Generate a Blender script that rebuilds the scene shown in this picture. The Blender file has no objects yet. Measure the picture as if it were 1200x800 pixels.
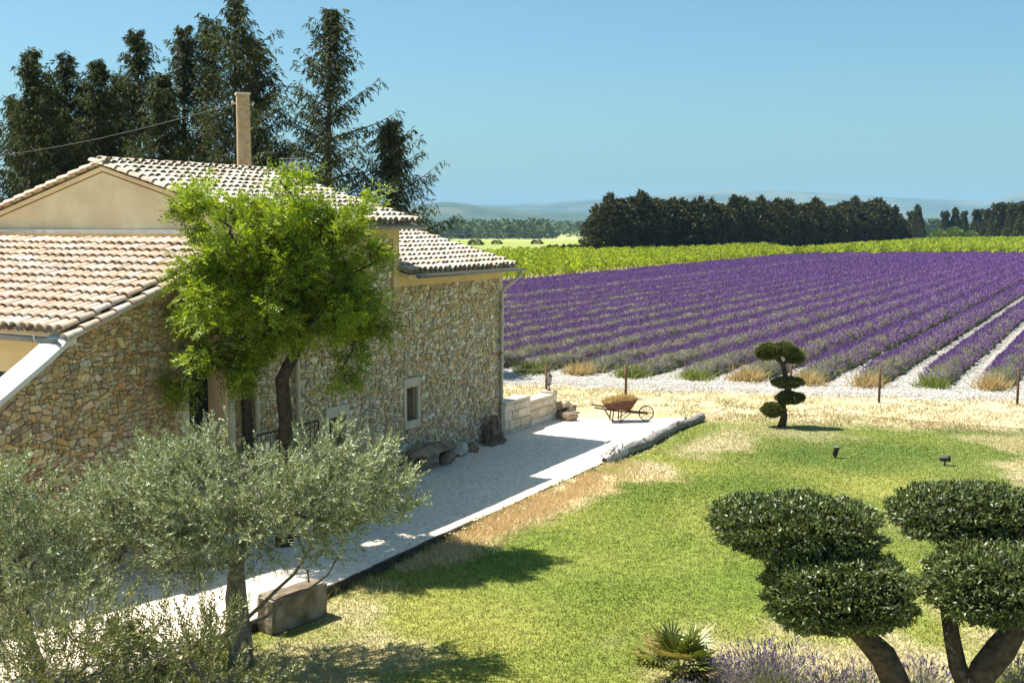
import bpy, math, random
import numpy as np
from mathutils import Vector, Matrix, Euler

# ------------------------------------------------------------------ camera, sky, sun, exposure
scene = bpy.context.scene
col = scene.collection
F, HZ, HC = 1333.33, 261.0, 6.0                 # focal length and horizon in photo pixels, eye height in metres
PITCH = math.atan((400 - HZ) / F)
cam_d = bpy.data.cameras.new('camera'); cam = bpy.data.objects.new('camera', cam_d); col.objects.link(cam)
cam_d.lens = 40.0; cam_d.sensor_width = 36.0; cam_d.clip_start = 0.1; cam_d.clip_end = 40000
cam.location = (0, 0, HC); cam.rotation_euler = (math.pi / 2 - PITCH, 0, 0)
scene.camera = cam

TH = math.atan((1330 - 600) / F * math.cos(PITCH))   # heading of the long stone wall, the kerb and the lavender rows
D1 = np.array([math.sin(TH), math.cos(TH), 0.0]); D2 = np.array([math.cos(TH), -math.sin(TH), 0.0])
SUN_EL = math.radians(62.0)
sh = -D2 - 0.19 * D1; sh /= np.linalg.norm(sh)
to_sun = Vector((sh[0] * math.cos(SUN_EL), sh[1] * math.cos(SUN_EL), math.sin(SUN_EL)))

world = bpy.data.worlds.new('World'); scene.world = world; world.use_nodes = True
nt = world.node_tree
sky = nt.nodes.new('ShaderNodeTexSky'); sky.sky_type = 'NISHITA'; sky.sun_disc = False
sky.sun_elevation = SUN_EL; sky.sun_rotation = math.atan2(sh[0], sh[1])
sky.altitude = 100; sky.air_density = 1.0; sky.dust_density = 2.0; sky.ozone_density = 1.0
bg = nt.nodes['Background']; bg.inputs[1].default_value = 0.065
hue = nt.nodes.new('ShaderNodeMixRGB'); hue.blend_type = 'MULTIPLY'; hue.inputs[0].default_value = 1.0; hue.inputs[2].default_value = (.60, .90, .98, 1)   # the print's teal cast, whole sky alike
nt.links.new(sky.outputs[0], hue.inputs[1]); nt.links.new(hue.outputs[0], bg.inputs[0])

sun_d = bpy.data.lights.new('sun', 'SUN'); sun = bpy.data.objects.new('sun', sun_d); col.objects.link(sun)
sun_d.energy = 4.6; sun_d.angle = math.radians(0.53); sun_d.color = (1.0, 0.95, 0.86)
sun.rotation_euler = to_sun.to_track_quat('Z', 'Y').to_euler()

vs = scene.view_settings
vs.view_transform = 'Standard'; vs.look = 'None'; vs.exposure = 1.2; vs.gamma = 1.0; vs.use_curve_mapping = False
scene.cycles.max_bounces = 6; scene.cycles.diffuse_bounces = 4; scene.cycles.transmission_bounces = 4
scene.cycles.volume_bounces = 1; scene.cycles.transparent_max_bounces = 4
scene.cycles.use_denoising = True

rng = np.random.default_rng(7); random.seed(7)
R = math.radians

# ------------------------------------------------------------------ helpers
def ray(px, py):
    x = (px - 600) / F; y = (400 - py) / F; c, s = math.cos(PITCH), math.sin(PITCH)
    return np.array([x, c + y * s, -s + y * c])
def at(px, py, D):                    # point on the pixel's ray at depth D (metres along +Y)
    r = ray(px, py); return r * (D / r[1]) + np.array([0, 0, HC])
def ground(px, py, z=0.0):
    r = ray(px, py); return r * ((z - HC) / r[2]) + np.array([0, 0, HC])
def W(u, v, z=0.0):
    p = D1 * u + D2 * v; return Vector((p[0], p[1], z))
def UV(p): return float(np.dot(p, D1)), float(np.dot(p, D2))
def smooth(a, b, x):
    t = np.clip((x - a) / (b - a), 0, 1); return t * t * (3 - 2 * t)

_perm = np.random.default_rng(3).random((256, 256))
def vnoise(x, y, s):                  # smooth value noise
    x = np.asarray(x, float) / s + 1000.0; y = np.asarray(y, float) / s + 1000.0
    xi = np.floor(x).astype(int); yi = np.floor(y).astype(int); fx = x - xi; fy = y - yi
    fx = fx * fx * (3 - 2 * fx); fy = fy * fy * (3 - 2 * fy)
    g = lambda i, j: _perm[(xi + i) % 256, (yi + j) % 256]
    return (g(0, 0) * (1 - fx) + g(1, 0) * fx) * (1 - fy) + (g(0, 1) * (1 - fx) + g(1, 1) * fx) * fy
def fbm(x, y, s):
    return (vnoise(x, y, s) + 0.5 * vnoise(x, y, s / 2.1) + 0.25 * vnoise(x, y, s / 4.3)) / 1.75

def tag(o, label=None, cat=None, group=None, kind=None):
    if label: o['label'] = label
    if cat: o['category'] = cat
    if group: o['group'] = group
    if kind: o['kind'] = kind
    return o
def empty(name, loc=(0, 0, 0), rz=0.0):
    o = bpy.data.objects.new(name, None); col.objects.link(o); o.empty_display_size = 0.2
    o.location = loc; o.rotation_euler = (0, 0, rz); return o
def link(name, me, parent=None):
    o = bpy.data.objects.new(name, me); col.objects.link(o)
    if parent is not None: o.parent = parent
    return o

def np_mesh(name, verts, faces, mat, cols=None, smooth_shade=False):
    """verts (N,3); faces (M,k) one k for all, or list of such arrays"""
    me = bpy.data.meshes.new(name)
    if not isinstance(faces, list): faces = [faces]
    faces = [np.asarray(f, np.int32) for f in faces if len(f)]
    me.vertices.add(len(verts)); me.vertices.foreach_set('co', np.asarray(verts, np.float32).ravel())
    nl = sum(f.size for f in faces); npoly = sum(len(f) for f in faces)
    me.loops.add(nl); me.polygons.add(npoly)
    me.loops.foreach_set('vertex_index', np.concatenate([f.ravel() for f in faces]))
    tot = np.concatenate([np.full(len(f), f.shape[1], np.int32) for f in faces])
    start = np.concatenate([[0], np.cumsum(tot)[:-1]]).astype(np.int32)
    me.polygons.foreach_set('loop_start', start)
    me.polygons.foreach_set('loop_total', tot)
    if smooth_shade: me.polygons.foreach_set('use_smooth', np.ones(npoly, bool))
    if cols is not None:
        a = me.color_attributes.new('col', 'FLOAT_COLOR', 'POINT')
        c = np.ones((len(verts), 4), np.float32); c[:, :3] = cols
        a.data.foreach_set('color', c.ravel())
    me.materials.append(mat); me.update(calc_edges=True); me.validate()
    return me

class MB:
    """collects shapes into one mesh"""
    def __init__(s): s.v = []; s.f = []; s.c = []; s.cur = (1, 1, 1)
    def add(s, vs_, fs_):
        b = len(s.v); s.v += [tuple(p) for p in vs_]; s.c += [s.cur] * len(vs_)
        s.f += [tuple(i + b for i in f) for f in fs_]; return s
    def box(s, x0, x1, y0, y1, z0, z1, j=0.0):
        vs_ = [(x, y, z) for z in (z0, z1) for y in (y0, y1) for x in (x0, x1)]
        if j: vs_ = [tuple(c + random.uniform(-j, j) for c in p) for p in vs_]
        return s.add(vs_, [(0, 2, 3, 1), (4, 5, 7, 6), (0, 1, 5, 4), (2, 6, 7, 3), (0, 4, 6, 2), (1, 3, 7, 5)])
    def rbox(s, x0, x1, y0, y1, z0, z1, b=0.02, j=0.0):      # box with chamfered edges
        xs, ys, zs = (x0, x1), (y0, y1), (z0, z1); vs_ = []; idx = {}
        for i in (0, 1):
            for k in (0, 1):
                for l in (0, 1):
                    sx, sy, sz = 1 - 2 * i, 1 - 2 * k, 1 - 2 * l
                    jit = [random.uniform(-j, j) for _ in range(3)]
                    for ax in range(3):
                        p = [xs[i] + sx * b, ys[k] + sy * b, zs[l] + sz * b]; p[ax] = (xs[i], ys[k], zs[l])[ax]
                        idx[(i, k, l, ax)] = len(vs_); vs_.append(tuple(p[q] + jit[q] for q in range(3)))
        fs_ = []
        for a in (0, 1):
            fs_.append([idx[(a, 0, 0, 0)], idx[(a, 0, 1, 0)], idx[(a, 1, 1, 0)], idx[(a, 1, 0, 0)]][::(1 if a == 0 else -1)])
            fs_.append([idx[(0, a, 0, 1)], idx[(1, a, 0, 1)], idx[(1, a, 1, 1)], idx[(0, a, 1, 1)]][::(1 if a == 0 else -1)])
            fs_.append([idx[(0, 0, a, 2)], idx[(0, 1, a, 2)], idx[(1, 1, a, 2)], idx[(1, 0, a, 2)]][::(1 if a == 0 else -1)])
        for a in (0, 1):
            for c in (0, 1):
                fs_.append([idx[(0, a, c, 1)], idx[(1, a, c, 1)], idx[(1, a, c, 2)], idx[(0, a, c, 2)]])
                fs_.append([idx[(a, 0, c, 0)], idx[(a, 1, c, 0)], idx[(a, 1, c, 2)], idx[(a, 0, c, 2)]])
                fs_.append([idx[(a, c, 0, 0)], idx[(a, c, 1, 0)], idx[(a, c, 1, 1)], idx[(a, c, 0, 1)]])
        for i in (0, 1):
            for k in (0, 1):
                for l in (0, 1): fs_.append([idx[(i, k, l, 0)], idx[(i, k, l, 1)], idx[(i, k, l, 2)]])
        return s.add(vs_, fs_)
    def tube(s, pts, rad, n=8, cap=True, sq=None):
        pts = [Vector(p) for p in pts]; m = len(pts)
        rad = [rad] * m if isinstance(rad, (int, float)) else list(rad)
        vs_ = []; fs_ = []; ref = None
        for i, p in enumerate(pts):
            t = (pts[min(i + 1, m - 1)] - pts[max(i - 1, 0)])
            t = t.normalized() if t.length > 1e-9 else Vector((0, 0, 1))
            if ref is None: ref = Vector((0, 0, 1)).cross(t) if abs(t.z) < 0.9 else Vector((1, 0, 0)).cross(t)
            a = (ref - t * ref.dot(t)).normalized(); ref = a; b = t.cross(a)
            for k in range(n):
                w = 2 * math.pi * k / n; q = rad[i]
                if sq: q *= 1 + sq * random.uniform(-1, 1)
                vs_.append(p + a * math.cos(w) * q + b * math.sin(w) * q)
        for i in range(m - 1):
            for k in range(n):
                k2 = (k + 1) % n; fs_.append((i * n + k, i * n + k2, (i + 1) * n + k2, (i + 1) * n + k))
        if cap: fs_.append(tuple(range(n))[::-1]); fs_.append(tuple((m - 1) * n + k for k in range(n)))
        return s.add(vs_, fs_)
    def lathe(s, prof, n=12, org=(0, 0, 0), axis='z'):
        vs_ = []; fs_ = []
        for r_, h in prof:
            for k in range(n):
                w = 2 * math.pi * k / n; a, b = r_ * math.cos(w), r_ * math.sin(w)
                p = (a, b, h) if axis == 'z' else ((h, a, b) if axis == 'x' else (a, h, b))
                vs_.append((p[0] + org[0], p[1] + org[1], p[2] + org[2]))
        for i in range(len(prof) - 1):
            for k in range(n):
                k2 = (k + 1) % n; fs_.append((i * n + k, i * n + k2, (i + 1) * n + k2, (i + 1) * n + k))
        fs_.append(tuple(range(n))[::-1]); fs_.append(tuple((len(prof) - 1) * n + k for k in range(n)))
        return s.add(vs_, fs_)
    def prism(s, poly, axis, a, b):       # poly in the two other axes (in order), extruded along axis from a to b
        def P(q, h): return {'x': (h, q[0], q[1]), 'y': (q[0], h, q[1]), 'z': (q[0], q[1], h)}[axis]
        n = len(poly); vs_ = [P(q, a) for q in poly] + [P(q, b) for q in poly]
        return s.add(vs_, [tuple(range(n))[::-1], tuple(range(n, 2 * n))] + [(k, (k + 1) % n, n + (k + 1) % n, n + k) for k in range(n)])
    def mesh(s, name, mat, smooth_shade=False, colors=False):
        me = bpy.data.meshes.new(name); me.from_pydata(s.v, [], s.f)
        if colors:
            a = me.color_attributes.new('col', 'FLOAT_COLOR', 'POINT')
            a.data.foreach_set('color', np.c_[np.array(s.c, np.float32), np.ones(len(s.v), np.float32)].ravel())
        me.materials.append(mat)
        if smooth_shade: me.polygons.foreach_set('use_smooth', np.ones(len(me.polygons), bool))
        me.update(); return me
    def build(s, name, mat, parent=None, smooth_shade=False, colors=False):
        return link(name, s.mesh(name, mat, smooth_shade, colors), parent)

def rock_mesh(name, mat, sx, sy, sz, seed, n=1.0, rough=0.18):
    """a rounded broken stone, base at z=0"""
    r_ = random.Random(seed); import bmesh
    bm = bmesh.new(); bmesh.ops.create_icosphere(bm, subdivisions=3, radius=1.0)
    ks = [(Vector((r_.uniform(-1, 1), r_.uniform(-1, 1), r_.uniform(-1, 1))).normalized(), r_.uniform(.62, .95)) for _ in range(11)]
    for v in bm.verts:
        p = v.co.copy()
        for d, h in ks:
            e = p.dot(d)
            if e > h: p -= d * (e - h)
        p *= 1 + r_.uniform(-.02, .02) + rough * (float(vnoise(p.x * 3 + seed, p.y * 3 + p.z * 4, 1.0)) - .5)
        v.co = (p.x * sx, p.y * sy, max(p.z, -.8) * sz + .8 * sz)
    me = bpy.data.meshes.new(name); bm.to_mesh(me); bm.free(); me.materials.append(mat)
    return me

# ------------------------------------------------------------------ materials
MATS = {}
def nodes_of(m):
    m.use_nodes = True; t = m.node_tree; return t, t.nodes['Principled BSDF']
def N(t, typ, **kw):
    n = t.nodes.new(typ)
    for k, v in kw.items(): setattr(n, k, v)
    return n
def noise_rough(name, c0, c1, scale=4.0, rough=0.85, bump=0.3, bscale=None, detail=6, spec=0.25, metal=0.0, dist=0.02, c2=None):
    m = bpy.data.materials.new(name); t, b = nodes_of(m)
    tc = N(t, 'ShaderNodeTexCoord'); nz = N(t, 'ShaderNodeTexNoise'); nz.inputs['Scale'].default_value = scale; nz.inputs['Detail'].default_value = detail
    t.links.new(tc.outputs['Object'], nz.inputs['Vector'])
    rp = N(t, 'ShaderNodeValToRGB'); e = rp.color_ramp.elements
    e[0].position = .32; e[0].color = (*c0, 1); e[1].position = .68; e[1].color = (*c1, 1)
    if c2: x = rp.color_ramp.elements.new(.5); x.color = (*c2, 1)
    t.links.new(nz.outputs['Fac'], rp.inputs['Fac']); t.links.new(rp.outputs['Color'], b.inputs['Base Color'])
    b.inputs['Roughness'].default_value = rough; b.inputs['Specular IOR Level'].default_value = spec; b.inputs['Metallic'].default_value = metal
    if bump:
        n2 = N(t, 'ShaderNodeTexNoise'); n2.inputs['Scale'].default_value = bscale or scale * 6; n2.inputs['Detail'].default_value = 5
        t.links.new(tc.outputs['Object'], n2.inputs['Vector'])
        bp = N(t, 'ShaderNodeBump'); bp.inputs['Strength'].default_value = bump; bp.inputs['Distance'].default_value = dist
        t.links.new(n2.outputs['Fac'], bp.inputs['Height']); t.links.new(bp.outputs['Normal'], b.inputs['Normal'])
    MATS[name] = m; return m
def attr_mat(name, nscale=20.0, amp=0.35, rough=0.9, bump=0.3, dist=0.02, bscale=None, spec=0.2):
    """vertex colour 'col' (each piece's own colour) with fine mottling"""
    m = bpy.data.materials.new(name); t, b = nodes_of(m)
    at_ = N(t, 'ShaderNodeAttribute', attribute_name='col'); tc = N(t, 'ShaderNodeTexCoord')
    nz = N(t, 'ShaderNodeTexNoise'); nz.inputs['Scale'].default_value = nscale; nz.inputs['Detail'].default_value = 7
    t.links.new(tc.outputs['Object'], nz.inputs['Vector'])
    mr = N(t, 'ShaderNodeMapRange'); mr.inputs[1].default_value = .3; mr.inputs[2].default_value = .7; mr.inputs[3].default_value = 1 - amp; mr.inputs[4].default_value = 1 + amp
    t.links.new(nz.outputs['Fac'], mr.inputs[0])
    mx = N(t, 'ShaderNodeVectorMath', operation='SCALE'); t.links.new(at_.outputs['Color'], mx.inputs[0]); t.links.new(mr.outputs[0], mx.inputs['Scale'])
    t.links.new(mx.outputs[0], b.inputs['Base Color'])
    b.inputs['Roughness'].default_value = rough; b.inputs['Specular IOR Level'].default_value = spec
    if bump:
        n2 = N(t, 'ShaderNodeTexNoise'); n2.inputs['Scale'].default_value = bscale or nscale * 2; n2.inputs['Detail'].default_value = 6
        t.links.new(tc.outputs['Object'], n2.inputs['Vector'])
        bp = N(t, 'ShaderNodeBump'); bp.inputs['Strength'].default_value = bump; bp.inputs['Distance'].default_value = dist
        t.links.new(n2.outputs['Fac'], bp.inputs['Height']); t.links.new(bp.outputs['Normal'], b.inputs['Normal'])
    MATS[name] = m; return m
def leaf_mat(name, trans=0.35, rough=0.5, spec=0.35, tint=(1.25, 1.3, 0.55)):
    m = bpy.data.materials.new(name); t, b = nodes_of(m); out = t.nodes['Material Output']
    a = N(t, 'ShaderNodeAttribute', attribute_name='col')
    t.links.new(a.outputs['Color'], b.inputs['Base Color'])
    b.inputs['Roughness'].default_value = rough; b.inputs['Specular IOR Level'].default_value = spec
    tr = N(t, 'ShaderNodeBsdfTranslucent'); mu = N(t, 'ShaderNodeVectorMath', operation='MULTIPLY'); mu.inputs[1].default_value = tint
    t.links.new(a.outputs['Color'], mu.inputs[0]); t.links.new(mu.outputs[0], tr.inputs['Color'])
    mx = N(t, 'ShaderNodeMixShader'); mx.inputs[0].default_value = trans
    t.links.new(b.outputs[0], mx.inputs[1]); t.links.new(tr.outputs[0], mx.inputs[2]); t.links.new(mx.outputs[0], out.inputs['Surface'])
    MATS[name] = m; return m
def tile_mat(name, stops):
    """each tile its own colour from Object Info random, with lichen mottling"""
    m = bpy.data.materials.new(name); t, b = nodes_of(m)
    oi = N(t, 'ShaderNodeObjectInfo'); tc = N(t, 'ShaderNodeTexCoord')
    rp = N(t, 'ShaderNodeValToRGB'); rp.color_ramp.interpolation = 'LINEAR'
    while len(rp.color_ramp.elements) < len(stops): rp.color_ramp.elements.new(0.5)
    for e, (p, c) in zip(rp.color_ramp.elements, stops): e.position = p; e.color = (*c, 1)
    t.links.new(oi.outputs['Random'], rp.inputs['Fac'])
    ad = N(t, 'ShaderNodeVectorMath', operation='ADD'); sc_ = N(t, 'ShaderNodeVectorMath', operation='SCALE'); sc_.inputs['Scale'].default_value = 7.0
    t.links.new(oi.outputs['Location'], sc_.inputs[0]); t.links.new(tc.outputs['Object'], ad.inputs[0]); t.links.new(sc_.outputs[0], ad.inputs[1])
    nz = N(t, 'ShaderNodeTexNoise'); nz.inputs['Scale'].default_value = 9; nz.inputs['Detail'].default_value = 8; t.links.new(ad.outputs[0], nz.inputs['Vector'])
    mr = N(t, 'ShaderNodeMapRange'); mr.inputs[1].default_value = .52; mr.inputs[2].default_value = .66; t.links.new(nz.outputs['Fac'], mr.inputs[0])
    mx = N(t, 'ShaderNodeMixRGB'); mx.inputs[2].default_value = (.20, .155, .12, 1)
    ml = N(t, 'ShaderNodeMath', operation='MULTIPLY'); ml.inputs[1].default_value = .42; t.links.new(mr.outputs[0], ml.inputs[0])
    t.links.new(ml.outputs[0], mx.inputs[0]); t.links.new(rp.outputs[0], mx.inputs[1]); t.links.new(mx.outputs[0], b.inputs['Base Color'])
    b.inputs['Roughness'].default_value = .9; b.inputs['Specular IOR Level'].default_value = .15
    bp = N(t, 'ShaderNodeBump'); bp.inputs['Strength'].default_value = .35; bp.inputs['Distance'].default_value = .01
    t.links.new(nz.outputs['Fac'], bp.inputs['Height']); t.links.new(bp.outputs['Normal'], b.inputs['Normal'])
    return m

M_ground = attr_mat('ground_cover', 6.0, 0.30, 0.95, 0.5, 0.03, 25)
M_gravel = noise_rough('pale_gravel', (.66, .55, .42), (.88, .75, .60), 10.0, .95, .5, 60, dist=.012, c2=(.79, .665, .52))
M_plaster = noise_rough('tan_render', (.66, .50, .32), (.80, .65, .45), 1.6, .92, .35, 60, dist=.006)
M_band = noise_rough('ochre_band_render', (.55, .41, .22), (.62, .48, .27), 3.0, .92, .2, 50, dist=.004)
M_white = noise_rough('white_lime_render', (0.533, 0.526, 0.497), (0.605, 0.598, 0.568), 4.0, .9, .3, 30, dist=.008)
M_mortar = noise_rough('mortar', (.30, .22, .135), (.48, .37, .24), 3.0, .95, .6, 30, dist=.02)
M_stone = attr_mat('rubble_stone', 14.0, .28, .9, .5, .015, 30)
M_lime = noise_rough('dressed_limestone', (0.450, 0.396, 0.297), (0.567, 0.513, 0.405), 5.0, .9, .35, 30, dist=.008)
M_zinc = noise_rough('zinc', (0.154, 0.158, 0.154), (0.238, 0.238, 0.224), 6.0, .6, .1, 20, spec=.4, metal=.35)
M_pipe = noise_rough('painted_zinc_pipe', (.40, .37, .29), (.52, .48, .38), 5.0, .5, .05, 20, spec=.4)
M_flash = noise_rough('weathered_lead', (.40, .40, .40), (.55, .55, .54), 5, .7, .1)
M_dark = noise_rough('dark_iron', (.018, .017, .016), (.035, .03, .028), 20, .55, .1, 60, spec=.4)
M_door = noise_rough('dark_blue_door', (.012, .018, .03), (.02, .028, .045), 6, .5, .1)
M_tilej = attr_mat('sun_bleached_tile', 9.0, .30, .9, .3, .01, 20)
M_tileo = tile_mat('clay_tile', [(0, (0.507, 0.402, 0.308)), (.2, (0.531, 0.376, 0.268)), (.4, (0.566, 0.479, 0.390)), (.58, (0.496, 0.338, 0.241)), (.76, (0.613, 0.556, 0.478)), (.88, (0.425, 0.332, 0.254)), (1, (0.543, 0.421, 0.322))])
M_wood = noise_rough('grey_weathered_wood', (.13, .115, .10), (.32, .295, .26), 7.0, .9, .7, 22, dist=.02)
for _m in (M_wood,):
    _t = _m.node_tree; _mp = _t.nodes.new('ShaderNodeMapping'); _mp.inputs['Scale'].default_value = (3.0, .35, 3.0)
    _tc = [n for n in _t.nodes if n.type == 'TEX_COORD'][0]; _t.links.new(_tc.outputs['Object'], _mp.inputs['Vector'])
    for n in _t.nodes:
        if n.type == 'TEX_NOISE': _t.links.new(_mp.outputs[0], n.inputs['Vector'])
M_post = noise_rough('brown_post_wood', (.09, .05, .03), (.17, .10, .06), 12, .9, .4)
M_rust = noise_rough('rusty_iron', (.06, .03, .02), (.13, .06, .035), 15, .8, .3)
M_rock = noise_rough('brown_rock', (.15, .105, .07), (.34, .26, .18), 4.0, .95, .7, 14, dist=.03, c2=(.23, .17, .12))
M_block = noise_rough('weathered_block_stone', (.10, .075, .05), (.33, .28, .21), 3.0, .95, .7, 18, dist=.02, c2=(.20, .155, .11))
M_bark = noise_rough('bark', (0.045, 0.032, 0.024), (0.112, 0.086, 0.063), 14, .95, .8, 26, dist=.03)
M_bark_g = noise_rough('grey_bark', (.12, .10, .08), (.28, .25, .20), 10, .95, .8, 24, dist=.03)
M_bark_d = noise_rough('dark_bark', (.035, .026, .02), (.09, .068, .05), 12, .95, .8, 22, dist=.03)
M_conc = noise_rough('pole_concrete', (0.340, 0.230, 0.136), (0.476, 0.357, 0.238), 9, .95, .4, 40, dist=.01)
M_leaf_olive = leaf_mat('olive_leaf', .15, .42, .4, (1.2, 1.2, .6))
M_leaf_tree = leaf_mat('pinnate_leaf', .36, .5, .3, (1.3, 1.3, .45))
M_leaf_con = leaf_mat('conifer_spray', .15, .7, .15)
M_leaf_pad = leaf_mat('clipped_leaf', .12, .42, .38)
M_leaf_vine = leaf_mat('vine_leaf', .45, .55, .3, (1.3, 1.25, .4))
M_grass = leaf_mat('grass_blade', .35, .6, .25, (1.1, 1.08, .7))
M_lav = leaf_mat('lavender', .25, .8, .1, (1.1, 1.1, 1.0))
M_straw = leaf_mat('straw', .3, .8, .1, (1.1, 1.05, .8))

# ------------------------------------------------------------------ ground
def i1(x, xs, ys): return np.interp(x, xs, ys)
def u_lawn(v): return i1(v, [-30, -15, -9.7, -2.9, 10], [31.5, 31.6, 34.2, 36.0, 38.0])     # lawn ends
def u_straw(v): return i1(v, [-30, -16.5, -3.5, 10], [36.2, 37.7, 41.6, 44])                # straw strip ends, white stones begin
def u_lav(v): return i1(v, [-60, -21.7, -3.7, 10], [38.6, 39.9, 43.7, 46.0])                # lavender begins
def u_end(v): return i1(v, [-60, -40, -20, 10], [186, 213, 227, 240])                       # lavender ends
def lawn_z(x, y):
    u = x * D1[0] + y * D1[1]; v = x * D2[0] + y * D2[1]
    z = -0.13 * (1 - smooth(15.5, 20.5, u)) + 0.10 * (fbm(x, y, 7.0) - .5) * smooth(12, 16, y) * smooth(-11.4, -9.5, v) * (1 - smooth(30, 34, u))
    return z
G1 = np.array([.128, .172, .026]); G2 = np.array([.24, .245, .054]); G3 = np.array([.064, .112, .023])
ST = np.array([.44, .34, .18]); ST2 = np.array([.43, .355, .23]); WH = np.array([.31, .29, .258]); EARTH = np.array([.34, .25, .14])
def gcol(x, y):
    """the cover's own colour: green lawn, scorched straw patches, straw strip, white stones"""
    x = np.asarray(x, float); y = np.asarray(y, float)
    u = x * D1[0] + y * D1[1]; v = x * D2[0] + y * D2[1]
    n1 = fbm(x + 40, y, 3.2); n2 = fbm(x, y + 90, 9.0); n3 = fbm(x, y, .7)
    w = np.clip((n1 - .5) * 2.6 + .5, 0, 1)[:, None]; w2 = np.clip((n2 - .47) * 4 + .5, 0, 1)[:, None]
    c = G1 * (1 - w) + G2 * w
    c = c * (1 - .6 * w2) + G3 * .6 * w2
    def patch(uc, vc, ru, rv, k=1.0):
        d = np.sqrt(((u - uc) / ru) ** 2 + ((v - vc) / rv) ** 2) + (n3 - .5) * 1.0 + (n1 - .5) * .8
        return (k * (1 - smooth(.55, 1.15, d)))[:, None]
    dry = np.maximum.reduce([patch(22.3, -10.8, 3.4, .75), patch(18.6, -11.0, 2.3, .65, .9), patch(25.5, -10.0, 1.6, .9, .85), patch(29.5, -9.7, 3.0, 1.0, .7),
                             patch(29.5, -1.5, 2.2, 1.4, .7), patch(33.6, -1.5, 1.5, 2.5, .6), patch(14.2, -10.6, 1.4, .8, .55), patch(11.8, -9.6, 2.3, 1.6, .6),
                             patch(32.2, -8.2, 1.2, 2.2, .35), patch(24.5, -3.0, 2.0, 1.6, .35), patch(15.4, -3.0, 1.8, 2.6, .75), patch(18.5, -.6, 3.0, 2.0, .6), patch(12.6, -2.2, 3.2, 3.6, .8), patch(14.0, .8, 3.0, 2.5, .75)])
    stc = ST * (1 - w) + ST2 * w
    c = c * (1 - dry) + (stc * 1.05) * dry
    # towards the track: olive dry grass, a cream wheel line, straw, then white stones
    a = smooth(-1.6, .2, u - u_lawn(v) + (n3 - .5) * 1.2 + (n1 - .5) * 1.8)[:, None]
    tr = ST2 * 1.12 * (1 - w * .5) + ST * w * .5
    olive = np.array([.30, .28, .11]); k = smooth(.35, .75, fbm(x, y, 1.3))[:, None]
    tr = tr * (1 - .38 * k) + olive * .38 * k
    c = c * (1 - a) + tr * a
    b = smooth(-.7, .5, u - u_straw(v) + (n3 - .5) * 1.6)[:, None]
    wh = WH * (.86 + .28 * n3[:, None])
    return c * (1 - b) + wh * b
def sheet(name, uu, vv, zf, mat, cf=None, mask=None):
    U, V = np.meshgrid(uu, vv, indexing='ij'); x = (U * D1[0] + V * D2[0]).ravel(); y = (U * D1[1] + V * D2[1]).ravel()
    z = zf(x, y); idx = np.arange(U.size).reshape(U.shape)
    f = np.stack([idx[:-1, :-1], idx[:-1, 1:], idx[1:, 1:], idx[1:, :-1]], -1).reshape(-1, 4)[:, ::-1]
    me = np_mesh(name, np.c_[x, y, z], f, mat, cf(x, y) if cf else None, True)
    return tag(link(name, me), kind='structure')

def far_col(x, y):
    n = fbm(x, y, 60.0); m = fbm(x + 500, y, 22.0); k = smooth(.4, .62, n)[:, None]; k2 = smooth(.45, .6, m)[:, None]
    a = np.array([.23, .27, .055]); b = np.array([.34, .33, .13]); c = np.array([.13, .19, .04])
    o = a * (1 - k) + b * k; return o * (1 - .4 * k2) + c * .4 * k2
# one sheet that reaches the hills, sinking a little beyond the vines
def ground_sheet():
    rr = np.concatenate([np.linspace(0, 60, 13), np.geomspace(70, 900, 26), np.geomspace(1000, 11500, 16)])
    aa = np.linspace(0, 2 * math.pi, 97)[:-1]
    X = np.outer(rr, np.cos(aa)); Y = np.outer(rr, np.sin(aa)); r_ = np.hypot(X, Y)
    Z = -.02 - .45 * (1 - smooth(34, 44, r_)) - 8.0 * smooth(320, 1000, r_)
    idx = np.arange(X.size).reshape(X.shape); nx = np.roll(idx, -1, 1)
    f = np.stack([idx[:-1], idx[1:], nx[1:], nx[:-1]], -1).reshape(-1, 4)
    me = np_mesh('ground', np.c_[X.ravel(), Y.ravel(), Z.ravel()], f, M_ground, far_col(X.ravel(), Y.ravel()), True)
    return tag(link('ground', me), kind='structure')
ground_sheet()
sheet('lawn', np.arange(2, 36.01, .25), np.concatenate([np.arange(-11.4, 14, .25)]), lawn_z, M_ground, gcol)
def track_z(x, y):
    return .02 * (fbm(x, y, .8) - .5) + .012
sheet('dry_track', np.concatenate([np.arange(31.6, 36.0, .22), [36.0]]), np.concatenate([np.arange(-30, -11.4, .22), [-11.4]]), track_z, M_ground, gcol)
sheet('dry_track', np.arange(36.0, 47.01, .22), np.arange(-30, 14, .22), track_z, M_ground, gcol)
sheet('lavender_field_soil', np.concatenate([np.arange(47.0, 60, .5), np.arange(60, 241, 4.0)]), np.concatenate([np.arange(-52, 8.1, 2.0)]), lambda x, y: 0 * x + .004, M_ground,
      lambda x, y: np.tile(WH * .92, (len(x), 1)) * (.9 + .2 * fbm(x, y, 3.0))[:, None])
sheet('lavender_field_soil', np.arange(36, 47.01, 1.0), np.arange(-64, -29.9, 2.0), lambda x, y: 0 * x + .004, M_ground, lambda x, y: np.tile(WH * .92, (len(x), 1)))
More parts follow.
